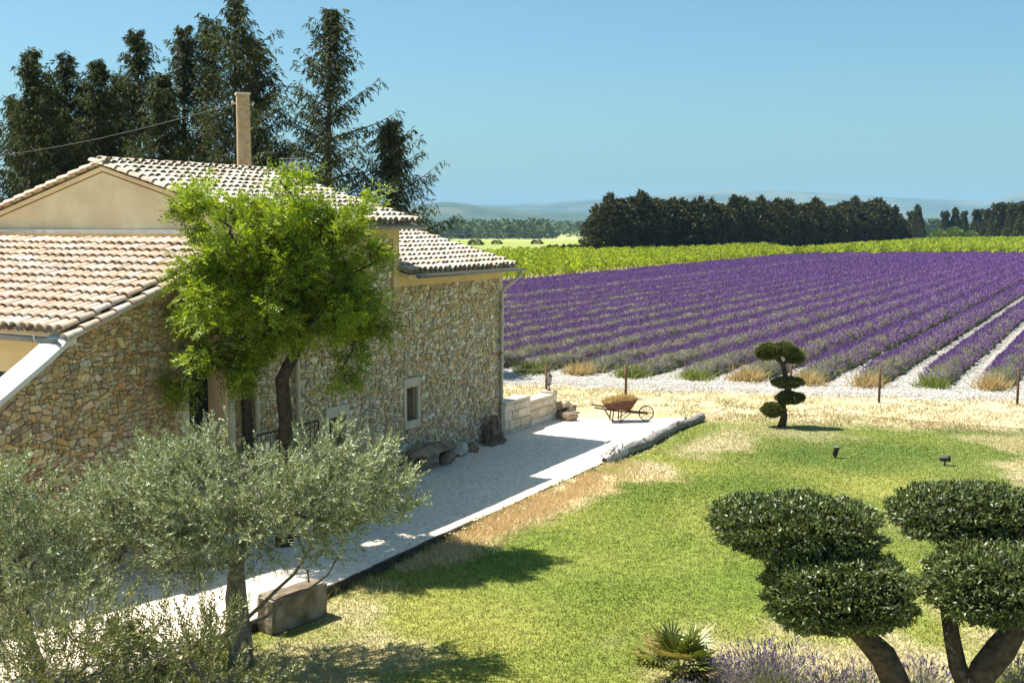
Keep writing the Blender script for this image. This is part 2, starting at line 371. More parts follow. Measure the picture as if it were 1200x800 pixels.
# yard: pale gravel between the house and the kerb
def yard():
    V0 = -15.36
    us = np.arange(2.0, 31.61, .2); f = []; v = []
    vv = np.linspace(-21.0, -11.4, 49)
    U, V = np.meshgrid(us, vv, indexing='ij')
    U = U + smooth(29.5, 31.6, U) * smooth(-14.5, -11.4, V) * 1.3 + smooth(29.5, 31.6, U) * .25 * (fbm(V, U, .8) - .5)
    x = (U * D1[0] + V * D2[0]).ravel(); y = (U * D1[1] + V * D2[1]).ravel()
    z = .02 + .03 * (fbm(x, y, .9) - .5) + .014 * (fbm(x, y, .25) - .5) + .012 * smooth(31, 30, U.ravel())
    idx = np.arange(U.size).reshape(U.shape)
    f = np.stack([idx[:-1, :-1], idx[:-1, 1:], idx[1:, 1:], idx[1:, :-1]], -1).reshape(-1, 4)[:, ::-1]
    tag(link('gravel_yard', np_mesh('gravel_yard', np.c_[x, y, z], f, M_gravel, None, True)), kind='structure')
yard()

# hills: two ranges with the photo's skyline at their own distance
M_hill = attr_mat('wooded_hill', .004, .25, 1.0, 0)
def hills(dist, prof, depth, seed, z0=-9.0):
    xs = np.arange(-900, 2301, 10.0); base = np.interp(xs, [p[0] for p in prof], [p[1] for p in prof])
    n = len(xs); rows = 22; V_ = []; C_ = []
    for i in range(rows):
        t = i / (rows - 1)
        d = dist - depth + (depth + 500) * t
        tt = d - (dist - depth); k = math.sin(min(tt / depth, 1.0) * math.pi / 2) ** 1.4 if tt <= depth else 1 - .5 * (tt - depth) / 500
        ang = (xs - 600) / F
        X = ang * d; Y = np.full(n, d)
        hgt = (HZ - base) / F * dist + HC - z0
        nz = (fbm(X + seed * 999, Y, 900.0) - .5) * .9 * (1 - abs(2 * k - 1) ** 2) + (fbm(X, Y + seed * 77, 160.) - .5) * .05
        Z = z0 + hgt * np.clip(k + nz * .6, 0, 1.03) if i else np.full(n, z0 - 2)
        V_.append(np.c_[X, Y, Z])
        g = fbm(X, Y + 3000 * seed, 420.0); g2 = fbm(X + 90, Y, 130.0)
        c = np.array([.035, .055, .03])[None] * (1 - smooth(.5, .62, g)[:, None]) + np.array([.10, .11, .07])[None] * smooth(.5, .62, g)[:, None]
        C_.append(c * (.6 + .8 * g2[:, None]))
    idx = np.arange(rows * n).reshape(rows, n)
    f = np.stack([idx[:-1, :-1], idx[:-1, 1:], idx[1:, 1:], idx[1:, :-1]], -1).reshape(-1, 4)
    tag(link('hills', np_mesh('hills', np.concatenate(V_), f, M_hill, np.concatenate(C_), True)), kind='structure')
hills(9000, [(-900, 228), (0, 234), (300, 238), (470, 238), (520, 241), (600, 241), (640, 238), (700, 234), (760, 230), (800, 227), (830, 226), (850, 224), (875, 226), (900, 224), (935, 226), (980, 228), (1040, 232), (1100, 235), (1150, 237), (1165, 233), (1185, 227), (1210, 226), (1400, 222), (2300, 230)], 2600, 1)
hills(5200, [(-900, 246), (0, 243), (400, 242), (480, 240), (505, 239), (522, 237), (545, 239), (570, 243), (620, 248), (700, 250), (800, 252), (950, 251), (1100, 253), (1200, 250), (1400, 247), (2300, 249)], 1700, 2)

# ------------------------------------------------------------------ farmhouse
V0 = -15.36                                  # plane of the long stone wall
UC, VC = 20.0, -19.4
house = empty('farmhouse', W(UC, VC, 0), -TH)
tag(house, 'rubble stone farmhouse with pale clay tile roofs and tan rendered gable', 'house')
def L(u, v, z): return (v - VC, u - UC, z)
def hbox(mb, u0, u1, v0, v1, z0, z1): return mb.box(v0 - VC, v1 - VC, u0 - UC, u1 - UC, z0, z1)
def hpart(mb, name, mat, parent=house, **k): return mb.build(name, mat, parent, **k)

A_S, M_S, W_S = 0.335, 0.281, 0.272          # roof slopes of annex, main house and end wing
UG = 17.4                                    # plane of the tan gable
RV = -19.45                                  # line of both ridges
def ann_z(u): return 4.20 + A_S * (u - 12.9)
def main_z(v): return 5.98 + M_S * (-15.0 - v) if v > RV else 5.98 + M_S * (-15.0 - RV) - M_S * (RV - v)
def wing_z(v): return 4.80 + W_S * (-15.0 - v) if v > RV else 4.80 + W_S * (-15.0 - RV) - W_S * (RV - v)

DOOR = (15.55, 16.62, 1.12, 3.52)
WIN = (22.79, 23.27, 1.19, 2.00)
WIN2 = (19.75, 20.35, 1.05, 1.72)
# the wall's body, with real openings: pieces that butt end to end
mb = MB(); T = .5
def core(u0, u1, z0, z1): hbox(mb, u0, u1, V0 - T, V0 - .012, z0, z1)
def core_poly(poly): mb.prism([(u - UC, z) for u, z in poly], 'x', V0 - T - VC, V0 - .012 - VC)
core_poly([(10.2, -.4), (12.95, -.4), (12.95, 4.0), (11.57, 3.22), (10.2, 2.44)])
core_poly([(12.95, -.4), (DOOR[0], -.4), (DOOR[0], ann_z(DOOR[0]) - .12), (12.95, ann_z(12.95) - .12)])
core(DOOR[0], DOOR[1], -.4, DOOR[2]); core_poly([(DOOR[0], DOOR[3]), (DOOR[1], DOOR[3]), (DOOR[1], ann_z(DOOR[1]) - .12), (DOOR[0], ann_z(DOOR[0]) - .12)])
core_poly([(DOOR[1], -.4), (UG, -.4), (UG, ann_z(UG) - .12), (DOOR[1], ann_z(DOOR[1]) - .12)])
core(UG, WIN2[0], -.4, 5.86)
core(WIN2[0], WIN2[1], -.4, WIN2[2]); core(WIN2[0], WIN2[1], WIN2[3], 5.86)
core(WIN2[1], 22.4, -.4, 5.86)
core(22.4, WIN[0], -.4, 4.74); core(WIN[0], WIN[1], -.4, WIN[2]); core(WIN[0], WIN[1], WIN[3], 4.74); core(WIN[1], 27.6, -.4, 4.74)
wall = hpart(mb, 'stone_wall', M_mortar)
# other walls of the three volumes
mb = MB()
mb.prism([(-24.0 - VC, -.4), (V0 - T - VC, -.4), (V0 - T - VC, main_z(V0 - T) - .16), (RV - VC, main_z(RV) - .16), (-23.6 - VC, main_z(-23.6) - .16), (-24.0 - VC, main_z(-24.0) - .16)], 'y', UG - UC, UG + .4 - UC)
hpart(mb, 'gable_wall', M_plaster)
mb = MB(); mb.prism([(V0 - T - VC, 5.3), (V0 - .004 - VC, 5.3), (V0 - .004 - VC, 5.8), (V0 - T - VC, main_z(V0 - T) - .17)], 'y', UG - .005 - UC, UG + .35 - UC)
hpart(mb, 'gable_corner', M_plaster)
mb = MB()
mb.prism([(-24.0 - VC, 4.0), (V0 - T - VC, 4.0), (V0 - T - VC, main_z(V0 - T) - .16), (RV - VC, main_z(RV) - .16), (-24.0 - VC, main_z(-24.0) - .16)], 'y', 22.0 - UC, 22.42 - UC)
mb.prism([(-24.0 - VC, -.4), (V0 - T - VC, -.4), (V0 - T - VC, wing_z(V0 - T) - .16), (RV - VC, wing_z(RV) - .16), (-24.0 - VC, wing_z(-24.0) - .16)], 'y', 27.2 - UC, 27.6 - UC)
hbox(mb, UG + .4, 27.2, -24.0, -23.6, -.4, 4.5)
hpart(mb, 'rear_wall', M_plaster)
mb = MB()                                   # annex front, tan, with a long shaded opening under its ledge
hbox(mb, 13.0, 13.3, -24, V0 - T, 3.78, 4.02)
hbox(mb, 13.05, 13.3, -24, V0 - T, 3.42, 3.78)
hbox(mb, 13.05, 13.3, -24, -23.2, -.4, 3.42); hbox(mb, 13.05, 13.3, -19.2, V0 - T, -.4, 2.2)
hpart(mb, 'annex_front', M_band)
mb = MB(); hbox(mb, 13.55, 13.6, -24, V0 - T, -.4, 4.0); hpart(mb, 'annex_shade_panel', M_door)  # near-black panel standing for the shade inside the opening
# ochre bands
mb = MB(); hbox(mb, 22.52, 27.62, V0 - .02, V0 + .045, 4.48, 4.76); hpart(mb, 'eave_band', M_band)
mb = MB(); hbox(mb, 22.27, 22.52, V0 - .02, V0 + .05, 4.48, 5.62); hpart(mb, 'corner_band', M_band)
mb = MB(); hbox(mb, 22.40, 22.46, V0 - T, V0 - .02, 4.4, 5.62); hpart(mb, 'corner_return', M_band)
mb = MB(); hbox(mb, UG, 22.52, V0 - .02, V0 + .055, 5.62, 5.88); hpart(mb, 'eave_band', M_band)
# white capped sloping parapet running down from the annex
mb = MB()
pts = [(10.1, 2.40), (11.57, 3.24), (12.4, 3.73), (12.85, 4.02), (13.02, 4.06)]
for i in range(len(pts) - 1):
    (a, za), (b, zb) = pts[i], pts[i + 1]
    e = .002 * i
    q = [(V0 - .50 - e - VC, -.02), (V0 + .05 + e - VC, -.05), (V0 + .055 + e - VC, .05), (V0 - .03 - VC, .10), (V0 - .25 - VC, .115), (V0 - .44 - VC, .10), (V0 - .50 - e - VC, .05)]
    n_ = len(q); vs_ = [(x, a - UC, za + h) for x, h in q] + [(x, b - UC, zb + h) for x, h in q]
    mb.add(vs_, [tuple(range(n_)), tuple(range(2 * n_ - 1, n_ - 1, -1))] + [(k, n_ + k, n_ + (k + 1) % n_, (k + 1) % n_) for k in range(n_)])
hpart(mb, 'parapet_cap', M_white)

# ---- rubble: power cells over the wall, each stone its own shape and colour
def top_z(u):
    if u < 12.95: return 2.44 + (u - 10.2) * .567 - .02
    if u < UG: return ann_z(u) - .13
    return 5.62 if u < 22.27 else 4.48
HOLES = [(DOOR[0] - .17, DOOR[1] + .17, 1.0, DOOR[3] + .2), (WIN[0] - .13, WIN[1] + .13, WIN[2] - .22, WIN[3] + .26), (WIN2[0] - .14, WIN2[1] + .14, WIN2[2] - .2, WIN2[3] + .24)]
def clip(poly, a, b, c):                     # keep a*x+b*y <= c
    out = []; n_ = len(poly)
    for i in range(n_):
        p, q = poly[i], poly[(i + 1) % n_]; dp = a * p[0] + b * p[1] - c; dq = a * q[0] + b * q[1] - c
        if dp <= 0: out.append(p)
        if (dp < 0 < dq) or (dq < 0 < dp):
            t = dp / (dp - dq); out.append((p[0] + (q[0] - p[0]) * t, p[1] + (q[1] - p[1]) * t))
    return out
def rubble_points(u0, u1, z0, z1, rmin, rmax, tries, seed, ax=1.25):
    r_ = random.Random(seed); cell = rmax; g = {}; pts_ = []
    for k in range(tries):
        f_ = k / tries
        rad = rmax * (1 - f_) ** 1.0 * r_.uniform(.75, 1.0) + rmin * f_
        x, z = r_.uniform(u0, u1), r_.uniform(z0, z1); X = x / ax
        i, j = int(X / cell), int(z / cell); ok = True
        for a in range(i - 2, i + 3):
            for b in range(j - 2, j + 3):
                for (x2, z2, r2) in g.get((a, b), ()):
                    if (X - x2) ** 2 + (z - z2) ** 2 < ((rad + r2) * .80) ** 2: ok = False; break
                if not ok: break
            if not ok: break
        if ok: g.setdefault((i, j), []).append((X, z, rad)); pts_.append((X, z, rad))
    return pts_, g, cell, ax
PALETTE = [((0.541, 0.424, 0.244), 3.4), ((0.600, 0.500, 0.326), 3.4), ((0.491, 0.416, 0.301), 2.2), ((0.629, 0.561, 0.417), 2.0), ((0.424, 0.318, 0.194), 1.8), ((0.556, 0.378, 0.186), 1.5), ((0.396, 0.333, 0.253), 1.1), ((0.673, 0.622, 0.507), .8)]
def stone_colour(r_, u):
    t = r_.random() * sum(w for _, w in PALETTE)
    for c, w in PALETTE:
        t -= w
        if t <= 0: break
    k = r_.uniform(.8, 1.12)
    if u < 17.5: k *= .84                    # older, browner stone in the annex wall
    c = [x * k * r_.uniform(.94, 1.06) for x in c]
    if u < 17.5: c = [c[0] * 1.0, c[1] * .93, c[2] * .82]
    return tuple(c)
stones = []
def parea(P): return .5 * abs(sum(P[k][0] * P[(k + 1) % len(P)][1] - P[(k + 1) % len(P)][0] * P[k][1] for k in range(len(P)))) if len(P) > 2 else 0
def add_stone(poly):
    cx = sum(p[0] for p in poly) / len(poly); cz = sum(p[1] for p in poly) / len(poly)
    area = .5 * abs(sum(poly[k][0] * poly[(k + 1) % len(poly)][1] - poly[(k + 1) % len(poly)][0] * poly[k][1] for k in range(len(poly))))
    if area < .0012: return
    # round the corners, open the joint
    q = []
    for k in range(len(poly)):
        p0, p1, p2 = poly[k - 1], poly[k], poly[(k + 1) % len(poly)]
        if area < .013: q.append(p1); continue
        e = .10
        q.append((p1[0] + (p0[0] - p1[0]) * e, p1[1] + (p0[1] - p1[1]) * e)); q.append((p1[0] + (p2[0] - p1[0]) * e, p1[1] + (p2[1] - p1[1]) * e))
    rm = math.sqrt(area / math.pi); s0 = max(.6, 1 - rs.uniform(.003, .012) / rm); h = rs.uniform(.008, .040) + .1 * max(0, rm - .09)
    jt = lambda a: rs.uniform(-a, a)
    tilt = (jt(.16), jt(.16)); dxy = []
    v_ = []
    for (px_, pz_) in q: v_.append((-.03, px_ + 0, pz_, s0))
    ring0 = [(-.03, cx + (a - cx) * s0, cz + (b - cz) * s0) for a, b in q]
    ring1 = [(h * .62 + tilt[0] * (a - cx) + tilt[1] * (b - cz), cx + (a - cx) * s0 * .97 + jt(.003), cz + (b - cz) * s0 * .97 + jt(.003)) for a, b in q]
    s2 = rs.uniform(.87, .95)
    ring2 = [(h + tilt[0] * (a - cx) + tilt[1] * (b - cz) + jt(.004), cx + (a - cx) * s0 * s2 + jt(.006), cz + (b - cz) * s0 * s2 + jt(.006)) for a, b in q]
    n_ = len(q); fs_ = []
    for k in range(n_):
        k2 = (k + 1) % n_
        fs_.append((k, k2, n_ + k2, n_ + k)); fs_.append((n_ + k, n_ + k2, 2 * n_ + k2, 2 * n_ + k))
    fs_.append(tuple(2 * n_ + k for k in range(n_)))
    vv = [(V0 - VC + x, y - UC, zz) for x, y, zz in ring0 + ring1 + ring2]
    p = W(cx, V0, cz); dep = p.y
    pxx = 600 + F * p.x / dep; pyy = HZ + (HC - cz) / dep * F
    seen = pxx > -5 and not (185 < pxx < 455 and 200 < pyy < 470) and not (60 < pxx < 500 and pyy > 500 and pyy > 640 - .9 * min(pxx, 200)) and cz > .1
    stones.append((area / dep ** 2 * (1 if seen else .01), vv, fs_, stone_colour(rs, cx)))
rs = random.Random(11)
pts_, grid_, cell_, ax_ = rubble_points(10.25, 27.6, -.1, 5.62, .07, .20, 16000, 5)
rs = random.Random(11)
for (X, z, rad) in pts_:
    u = X * ax_
    if z > top_z(u) - .02 or z > 5.62: continue
    if any(h[0] < u < h[1] and h[2] < z < h[3] for h in HOLES): continue
    poly = [(X - .5, z - .5), (X + .5, z - .5), (X + .5, z + .5), (X - .5, z + .5)]
    i, j = int(X / cell_), int(z / cell_)
    for a in range(i - 4, i + 5):
        for b in range(j - 4, j + 5):
            for (x2, z2, r2) in grid_.get((a, b), ()):
                dx, dz = x2 - X, z2 - z
                if dx == 0 and dz == 0: continue
                d2_ = dx * dx + dz * dz
                if d2_ > .7: continue
                m_ = .5 * (d2_ + (rad * rad - r2 * r2))
                poly = clip(poly, dx, dz, dx * X + dz * z + m_)
                if len(poly) < 3: break
            if len(poly) < 3: break
        if len(poly) < 3: break
    if len(poly) < 3: continue
    poly = [(p[0] * ax_, p[1]) for p in poly]
    # outline of the wall and of the openings
    if u < 12.95: poly = clip(poly, -.567, 1, -.567 * 10.2 + 2.42)
    elif u < UG: poly = clip(poly, -A_S, 1, 4.20 - .13 - A_S * 12.9)
    elif u < 22.27:
        poly = clip(poly, 0, 1, 5.62)
        if z > 4.48 and poly: poly = clip(poly, 1, 0, 22.27)
    else: poly = clip(poly, 0, 1, 4.48)
    if u < UG and z > 4.9 and poly: pass
    if len(poly) >= 3: poly = clip(poly, 1, 0, 27.6)
    for h in HOLES:
        if len(poly) < 3: break
        if h[0] - .3 < u < h[1] + .3 and h[2] - .3 < z < h[3] + .3:
            dd = [(h[0] - u, (1, 0, h[0])), (u - h[1], (-1, 0, -h[1])), (h[2] - z, (0, 1, h[2])), (z - h[3], (0, -1, -h[3]))]
            poly = clip(poly, *max(dd)[1])
    if len(poly) < 3: continue
    todo = [poly]; done_ = []
    while todo:
        pl_ = todo.pop(); A_ = parea(pl_)
        if len(pl_) < 3 or A_ < .0012: continue
        if A_ > rs.choice([.007, .011, .017, .024, .034]):
            cx = sum(p[0] for p in pl_) / len(pl_); cz = sum(p[1] for p in pl_) / len(pl_)
            xs_ = [p[0] for p in pl_]; zs_ = [p[1] for p in pl_]
            an = rs.gauss(math.pi / 2, .26) if (max(xs_) - min(xs_)) * .75 > (max(zs_) - min(zs_)) else rs.gauss(0, .26)
            # chord normal is across the longer side, never quite square
            na_, nb_ = (math.sin(an), math.cos(an)) if (max(xs_) - min(xs_)) * .75 > (max(zs_) - min(zs_)) else (math.sin(an), math.cos(an))
            off = rs.uniform(-.18, .18) * math.sqrt(A_); c_ = na_ * cx + nb_ * cz + off
            todo += [clip(pl_, na_, nb_, c_), clip(pl_, -na_, -nb_, -c_)]
        else: done_.append(pl_)
    for poly in done_: add_stone(poly)
stones.sort(key=lambda s: -s[0])
for k, (_, vv, fs_, c) in enumerate(stones[:300]):
    mb = MB(); mb.cur = c; mb.add(vv, fs_); mb.build('stone', M_stone, wall, colors=True)
mb = MB()
for (_, vv, fs_, c) in stones[300:]: mb.cur = c; mb.add(vv, fs_)
tag(mb.build('rubble_stones', M_stone, wall, colors=True), kind='stuff')
print('stones', len(stones))

# ---- openings
mb = MB()                                     # door: surround, deep reveal and leaf
d0, d1_, dz0, dz1 = DOOR
def slab(name, u0, u1, v0, v1, z0, z1, mat, parent=house, b=.012, j=.0):
    m_ = MB(); m_.rbox(v0 - VC, v1 - VC, u0 - UC, u1 - UC, z0, z1, b, j); return m_.build(name, mat, parent)
door = slab('door', d0 + .002, d1_ - .002, V0 - .56, V0 - .50, dz0, dz1, M_door)
slab('door_jamb', d0 - .16, d0 - .002, V0 - .06, V0 + .05, dz0 - .1, dz1 + .16, M_lime)
slab('door_jamb', d1_ + .002, d1_ + .16, V0 - .06, V0 + .05, dz0 - .1, dz1 + .16, M_lime)
slab('door_lintel', d0, d1_, V0 - .3, V0 + .055, dz1 + .002, dz1 + .18, M_lime)
slab('door_reveal', d1_ - .03, d1_ + .001, V0 - .495, V0 - .001, dz0, dz1, M_plaster)
slab('door_handle', d0 + .12, d0 + .26, V0 - .5, V0 - .46, dz0 + 1.0, dz0 + 1.03, M_zinc, door, .004)
for (a, b, z0, z1), nm in ((WIN, 'window'), (WIN2, 'window')):
    m_ = MB(); hbox(m_, a + .002, b - .002, V0 - .30, V0 - .27, z0 + .002, z1 - .002); wn = m_.build(nm, M_post, house)
    slab('sill', a - .10, b + .10, V0 - .1, V0 + .06, z0 - .20, z0 - .002, M_lime, wn, .015, .004)
    slab('lintel', a - .12, b + .12, V0 - .1, V0 + .055, z1 + .002, z1 + .24, M_lime, wn, .015, .004)
    slab('jamb', a - .115, a - .002, V0 - .1, V0 + .05, z0, z1, M_lime, wn, .012, .004); slab('jamb', b + .002, b + .115, V0 - .1, V0 + .05, z0, z1, M_lime, wn, .012, .004)
    slab('shutter_rail', a + .004, b - .004, V0 - .268, V0 - .25, (z0 + z1) / 2 - .02, (z0 + z1) / 2 + .02, M_bark_d, wn, .004)
# quoins at the far corner
zq = .02
while zq < 4.3:
    hh = random.uniform(.22, .36); hh = min(hh, 4.46 - zq); ln = random.choice([.16, .26])
    slab('quoin', 27.6 - ln, 27.625, V0 - .28, V0 + .035, zq, zq + hh - .014, M_lime, wall, .012, .004); zq += hh

# ---- clay tile roofs
def canal(seg=7, ln=.46, r0=.116, r1=.082, th=.016, arc=76):
    """one cover tile: a tapering half barrel along +Y, its lower end at y=0; shells and rims keep their own edges"""
    v_ = []; f_ = []
    def arc_(r_, y): return [(r_ * math.sin(R(-arc + 2 * arc * k / seg)), y, r_ * math.cos(R(-arc + 2 * arc * k / seg)) - r0 * .35) for k in range(seg + 1)]
    def strip(A, B):
        b = len(v_); v_.extend(A + B); n = len(A); f_.extend((b + k, b + k + 1, b + n + k + 1, b + n + k) for k in range(n - 1))
    strip(arc_(r0, 0), arc_(r1, ln)); strip(arc_(r0 - th, 0), arc_(r0, 0)); strip(arc_(r1 - th, ln), arc_(r0 - th, 0))
    for k in (0, seg):
        b = len(v_); v_.extend([arc_(r0, 0)[k], arc_(r1, ln)[k], arc_(r1 - th, ln)[k], arc_(r0 - th, 0)[k]]); f_.append((b, b + 1, b + 2, b + 3))
    return v_, f_
TV, TF = canal(); tmb = MB(); tmb.add(TV, TF); tile_me = tmb.mesh('tile', M_tileo, True)
CV = []; CF = []
for y, r_ in ((0, .085), (.46, .1)):
    for k in range(5): w = R(-75 + 150 * k / 4); CV.append((r_ * math.sin(w), y, -r_ * math.cos(w) + r_ * .55))
CF = [(k, k + 1, 6 + k, 5 + k) for k in range(4)]
PITCH_R, PITCH_C = .37, .228
def roof_frame(origin, across, up):          # vectors in house space
    x = Vector(across).normalized(); y = Vector(up).normalized(); z = x.cross(y).normalized()
    m = Matrix((x, y, z)).transposed().to_4x4(); m.translation = Vector(origin); return m
def lay(roof, origin, across, up, ncol, nrow, individual, pal, seed, over=0.0):
    """cover tiles over channel tiles; those that show largest stay single pieces"""
    fr = roof_frame(origin, across, up); r_ = random.Random(seed); rest = MB(); chan = MB(); cnt = 0
    for c in range(ncol):
        for q in range(nrow):
            loc = Vector(((c + .5) * PITCH_C + r_.uniform(-.012, .012), q * PITCH_R + r_.uniform(-.02, .02), .088 + r_.uniform(-.006, .010)))
            rot = Euler((R(-4.2 + r_.uniform(-1.0, 1.0)), R(r_.uniform(-2.5, 2.5)), R(r_.uniform(-1.6, 1.6))))
            m = fr @ Matrix.Translation(loc) @ rot.to_matrix().to_4x4()
            if individual(m.translation):
                o = link('tile', tile_me, roof); o.matrix_basis = m; cnt += 1
            else:
                k = r_.uniform(.82, 1.1); base = r_.choice(pal); rest.cur = tuple(x * k for x in base)
                rest.add([m @ Vector(p) for p in TV], TF)
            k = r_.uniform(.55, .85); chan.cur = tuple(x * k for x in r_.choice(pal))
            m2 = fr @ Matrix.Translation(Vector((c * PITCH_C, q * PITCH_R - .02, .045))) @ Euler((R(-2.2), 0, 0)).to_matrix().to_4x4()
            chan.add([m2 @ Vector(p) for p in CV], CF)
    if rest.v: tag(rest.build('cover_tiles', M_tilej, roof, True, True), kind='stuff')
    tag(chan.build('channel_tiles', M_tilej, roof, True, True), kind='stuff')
    return cnt
PALM = [(0.518, 0.454, 0.360), (0.540, 0.490, 0.403), (0.475, 0.396, 0.302), (0.562, 0.518, 0.446), (0.461, 0.367, 0.274), (0.504, 0.446, 0.360)]
PALA = [(0.518, 0.397, 0.288), (0.543, 0.371, 0.250), (0.593, 0.497, 0.389), (0.505, 0.334, 0.225), (0.644, 0.573, 0.477)]
never = lambda p: False
def deck(name, poly_uvz):                     # the boards under the tiles, a closed slab
    n_ = len(poly_uvz); v_ = [L(p[0], p[1], p[2] - .035) for p in poly_uvz]; w_ = [(x, y, z - .09) for x, y, z in v_]
    m_ = MB(); m_.add(v_ + w_, [tuple(range(n_)), tuple(range(2 * n_ - 1, n_ - 1, -1))] + [(k, n_ + k, n_ + (k + 1) % n_, (k + 1) % n_) for k in range(n_)])
    return m_.build(name, M_plaster, house)
# annex roof: falls towards the camera, verge over the long wall
r_ann = deck('annex_roof', [(12.95, -24.2, ann_z(12.95)), (UG, -24.2, ann_z(UG)), (UG, V0 + .08, ann_z(UG)), (12.95, V0 + .08, ann_z(12.95))][::-1])
def big_annex(p):
    w = house_m @ p; d = w.y; px = 600 + F * w.x / d; py = HZ + (HC - w.z) / d * F
    return -12 < px < 222
house_m = Matrix.Translation(house.location) @ Euler((0, 0, -TH)).to_matrix().to_4x4()
up_a = (0, 1, A_S); nrow_a = int(4.5 * math.hypot(1, A_S) / PITCH_R)
ncol_a = int(8.9 / PITCH_C)
na = lay(r_ann, L(12.82, V0 + .04 - ncol_a * PITCH_C, ann_z(12.82) + .01), (1, 0, 0), up_a, ncol_a, nrow_a, big_annex, PALA, 21)
print('annex tiles', na)
frv = roof_frame(L(12.75, V0 + .10, ann_z(12.75) - .06), (1, 0, 0), up_a)        # verge tiles along the rake
for q in range(nrow_a + 1):
    o = link('verge_tile', tile_me, r_ann); o.matrix_basis = frv @ Matrix.Translation(Vector((.0 + random.uniform(-.008, .008), q * PITCH_R, .04))) @ Euler((R(-2), R(10 + random.uniform(-3, 3)), 0)).to_matrix().to_4x4()
m_ = MB(); m_.box(-24.2 - VC, -15.9 - VC, UG - .09 - UC, UG - .003 - UC, ann_z(UG) + .07, ann_z(UG) + .15); hpart(m_, 'flashing', M_flash)
# main roof
def two_sided(name, u0, u1, zf, slope, seed, ridge=True):
    ev = -14.98; rz = zf(RV)
    d_ = deck(name, [(u0, ev - .02, zf(ev - .02)), (u1, ev - .02, zf(ev - .02)), (u1, RV, rz), (u0, RV, rz)])
    d2_ = deck(name, [(u0, RV, rz), (u1, RV, rz), (u1, -23.95, zf(-23.95)), (u0, -23.95, zf(-23.95))])
    n_r = int((ev - RV) * math.hypot(1, slope) / PITCH_R) + 1; n_c = int((u1 - u0) / PITCH_C)
    lay(d_, L(u0 + .02, ev + .03, zf(ev + .03) + .012), (0, 1, 0), (-1, 0, slope), n_c, n_r, never, PALM, seed)
    lay(d2_, L(u1 - .02, -23.95, zf(-23.95) + .012), (0, -1, 0), (1, 0, slope), n_c, n_r, never, PALM, seed + 1)
    if ridge:
        q = 0; u = u0 - .04
        fr = roof_frame(L(u, RV, rz + .085), (1, 0, 0), (0, 1, 0))
        while u < u1 - .2:
            o = link('ridge_tile', ridge_me, d_)
            o.matrix_basis = fr @ Matrix.Translation(Vector((random.uniform(-.01, .01), q * .37, random.uniform(0, .012)))) @ Euler((R(-1.5), R(random.uniform(-3, 3)), R(random.uniform(-2, 2)))).to_matrix().to_4x4()
            q += 1; u += .37
    return d_
rv_, rf_ = canal(9, .44, .15, .13, .02, 75); rmb = MB(); rmb.add(rv_, rf_); ridge_me = rmb.mesh('ridge_tile', M_tileo, True)
r_main = two_sided('main_roof', UG - .03, 22.86, main_z, M_S, 31)
r_wing = two_sided('wing_roof', 22.47, 27.86, wing_z, W_S, 41)
for dv in (1, -1):                            # row of tiles lying along the rake of the tan gable
    sl = M_S; n_r = int(4.45 * math.hypot(1, sl) / PITCH_R)
    org = L(UG - .07, -15.0 if dv == 1 else -23.9, main_z(-15.0 if dv == 1 else -23.9) + .03)
    fr = roof_frame(org, (0, dv, 0), (-dv, 0, sl))
    for q in range(n_r + 1):
        o = link('verge_tile', tile_me, r_main); o.matrix_basis = fr @ Matrix.Translation(Vector((0, q * PITCH_R, .03))) @ Euler((R(-2), R(random.uniform(-3, 3)), 0)).to_matrix().to_4x4()
# gutters and downpipes
def gutter(name, pa, pb, r_=.075):
    pa, pb = Vector(pa), Vector(pb); d = (pb - pa).normalized(); s = d.cross(Vector((0, 0, 1))); m_ = MB(); v_ = []
    for p in (pa, pb):
        for t in (r_, r_ - .008):
            for k in range(9): w = math.pi * k / 8; v_.append(p + s * math.cos(w) * t - Vector((0, 0, 1)) * math.sin(w) * t)
    f_ = []
    for k in range(8): f_ += [(k, k + 1, 18 + k + 1, 18 + k), (9 + k, 27 + k, 27 + k + 1, 9 + k + 1), (k, 9 + k, 10 + k, k + 1), (18 + k, 19 + k, 28 + k, 27 + k)]
    f_ += [(0, 18, 27, 9), (8, 17, 35, 26)]
    m_.add(v_, f_); 
    return m_.build(name, M_zinc, house, True)
g1 = gutter('gutter', L(22.62, V0 + .52, 4.76), L(28.0, V0 + .52, 4.74)); g2 = gutter('gutter', L(UG + .1, V0 + .52, 5.93), L(22.95, V0 + .52, 5.92)); g3 = gutter('gutter', L(12.76, -24, 4.13), L(12.76, V0 + .02, 4.11), .09)
for gi, (ua, ub, vv_, zz) in ((g1, (22.9, 27.8, 0, 4.75)), (g2, (17.8, 22.8, 0, 5.925))):
    n_ = 7
    for k in range(n_):
        u = ua + (ub - ua) * k / (n_ - 1); m_ = MB()
        m_.tube([L(u, V0 + .03, zz - .02), L(u, V0 + .44, zz - .02)], .012, 5); m_.build('bracket', M_zinc, gi)
for k in range(10):
    m_ = MB(); xx_ = -24 + .9 * k - VC; m_.tube([(xx_, 12.66 - UC, 4.14), (xx_, 12.664 - UC, 4.08), (xx_, 12.70 - UC, 4.035), (xx_, 12.76 - UC, 4.02)], .012, 5); m_.build('gutter_clip', M_flash, g3)
def fascia(u0, u1, zz): 
    m_ = MB(); hbox(m_, u0, u1, V0 + .06, V0 + .38, zz - .035, zz); return hpart(m_, 'soffit_board', M_wood)
fascia(22.55, 27.84, 4.80); fascia(UG + .01, 22.84, 5.945)
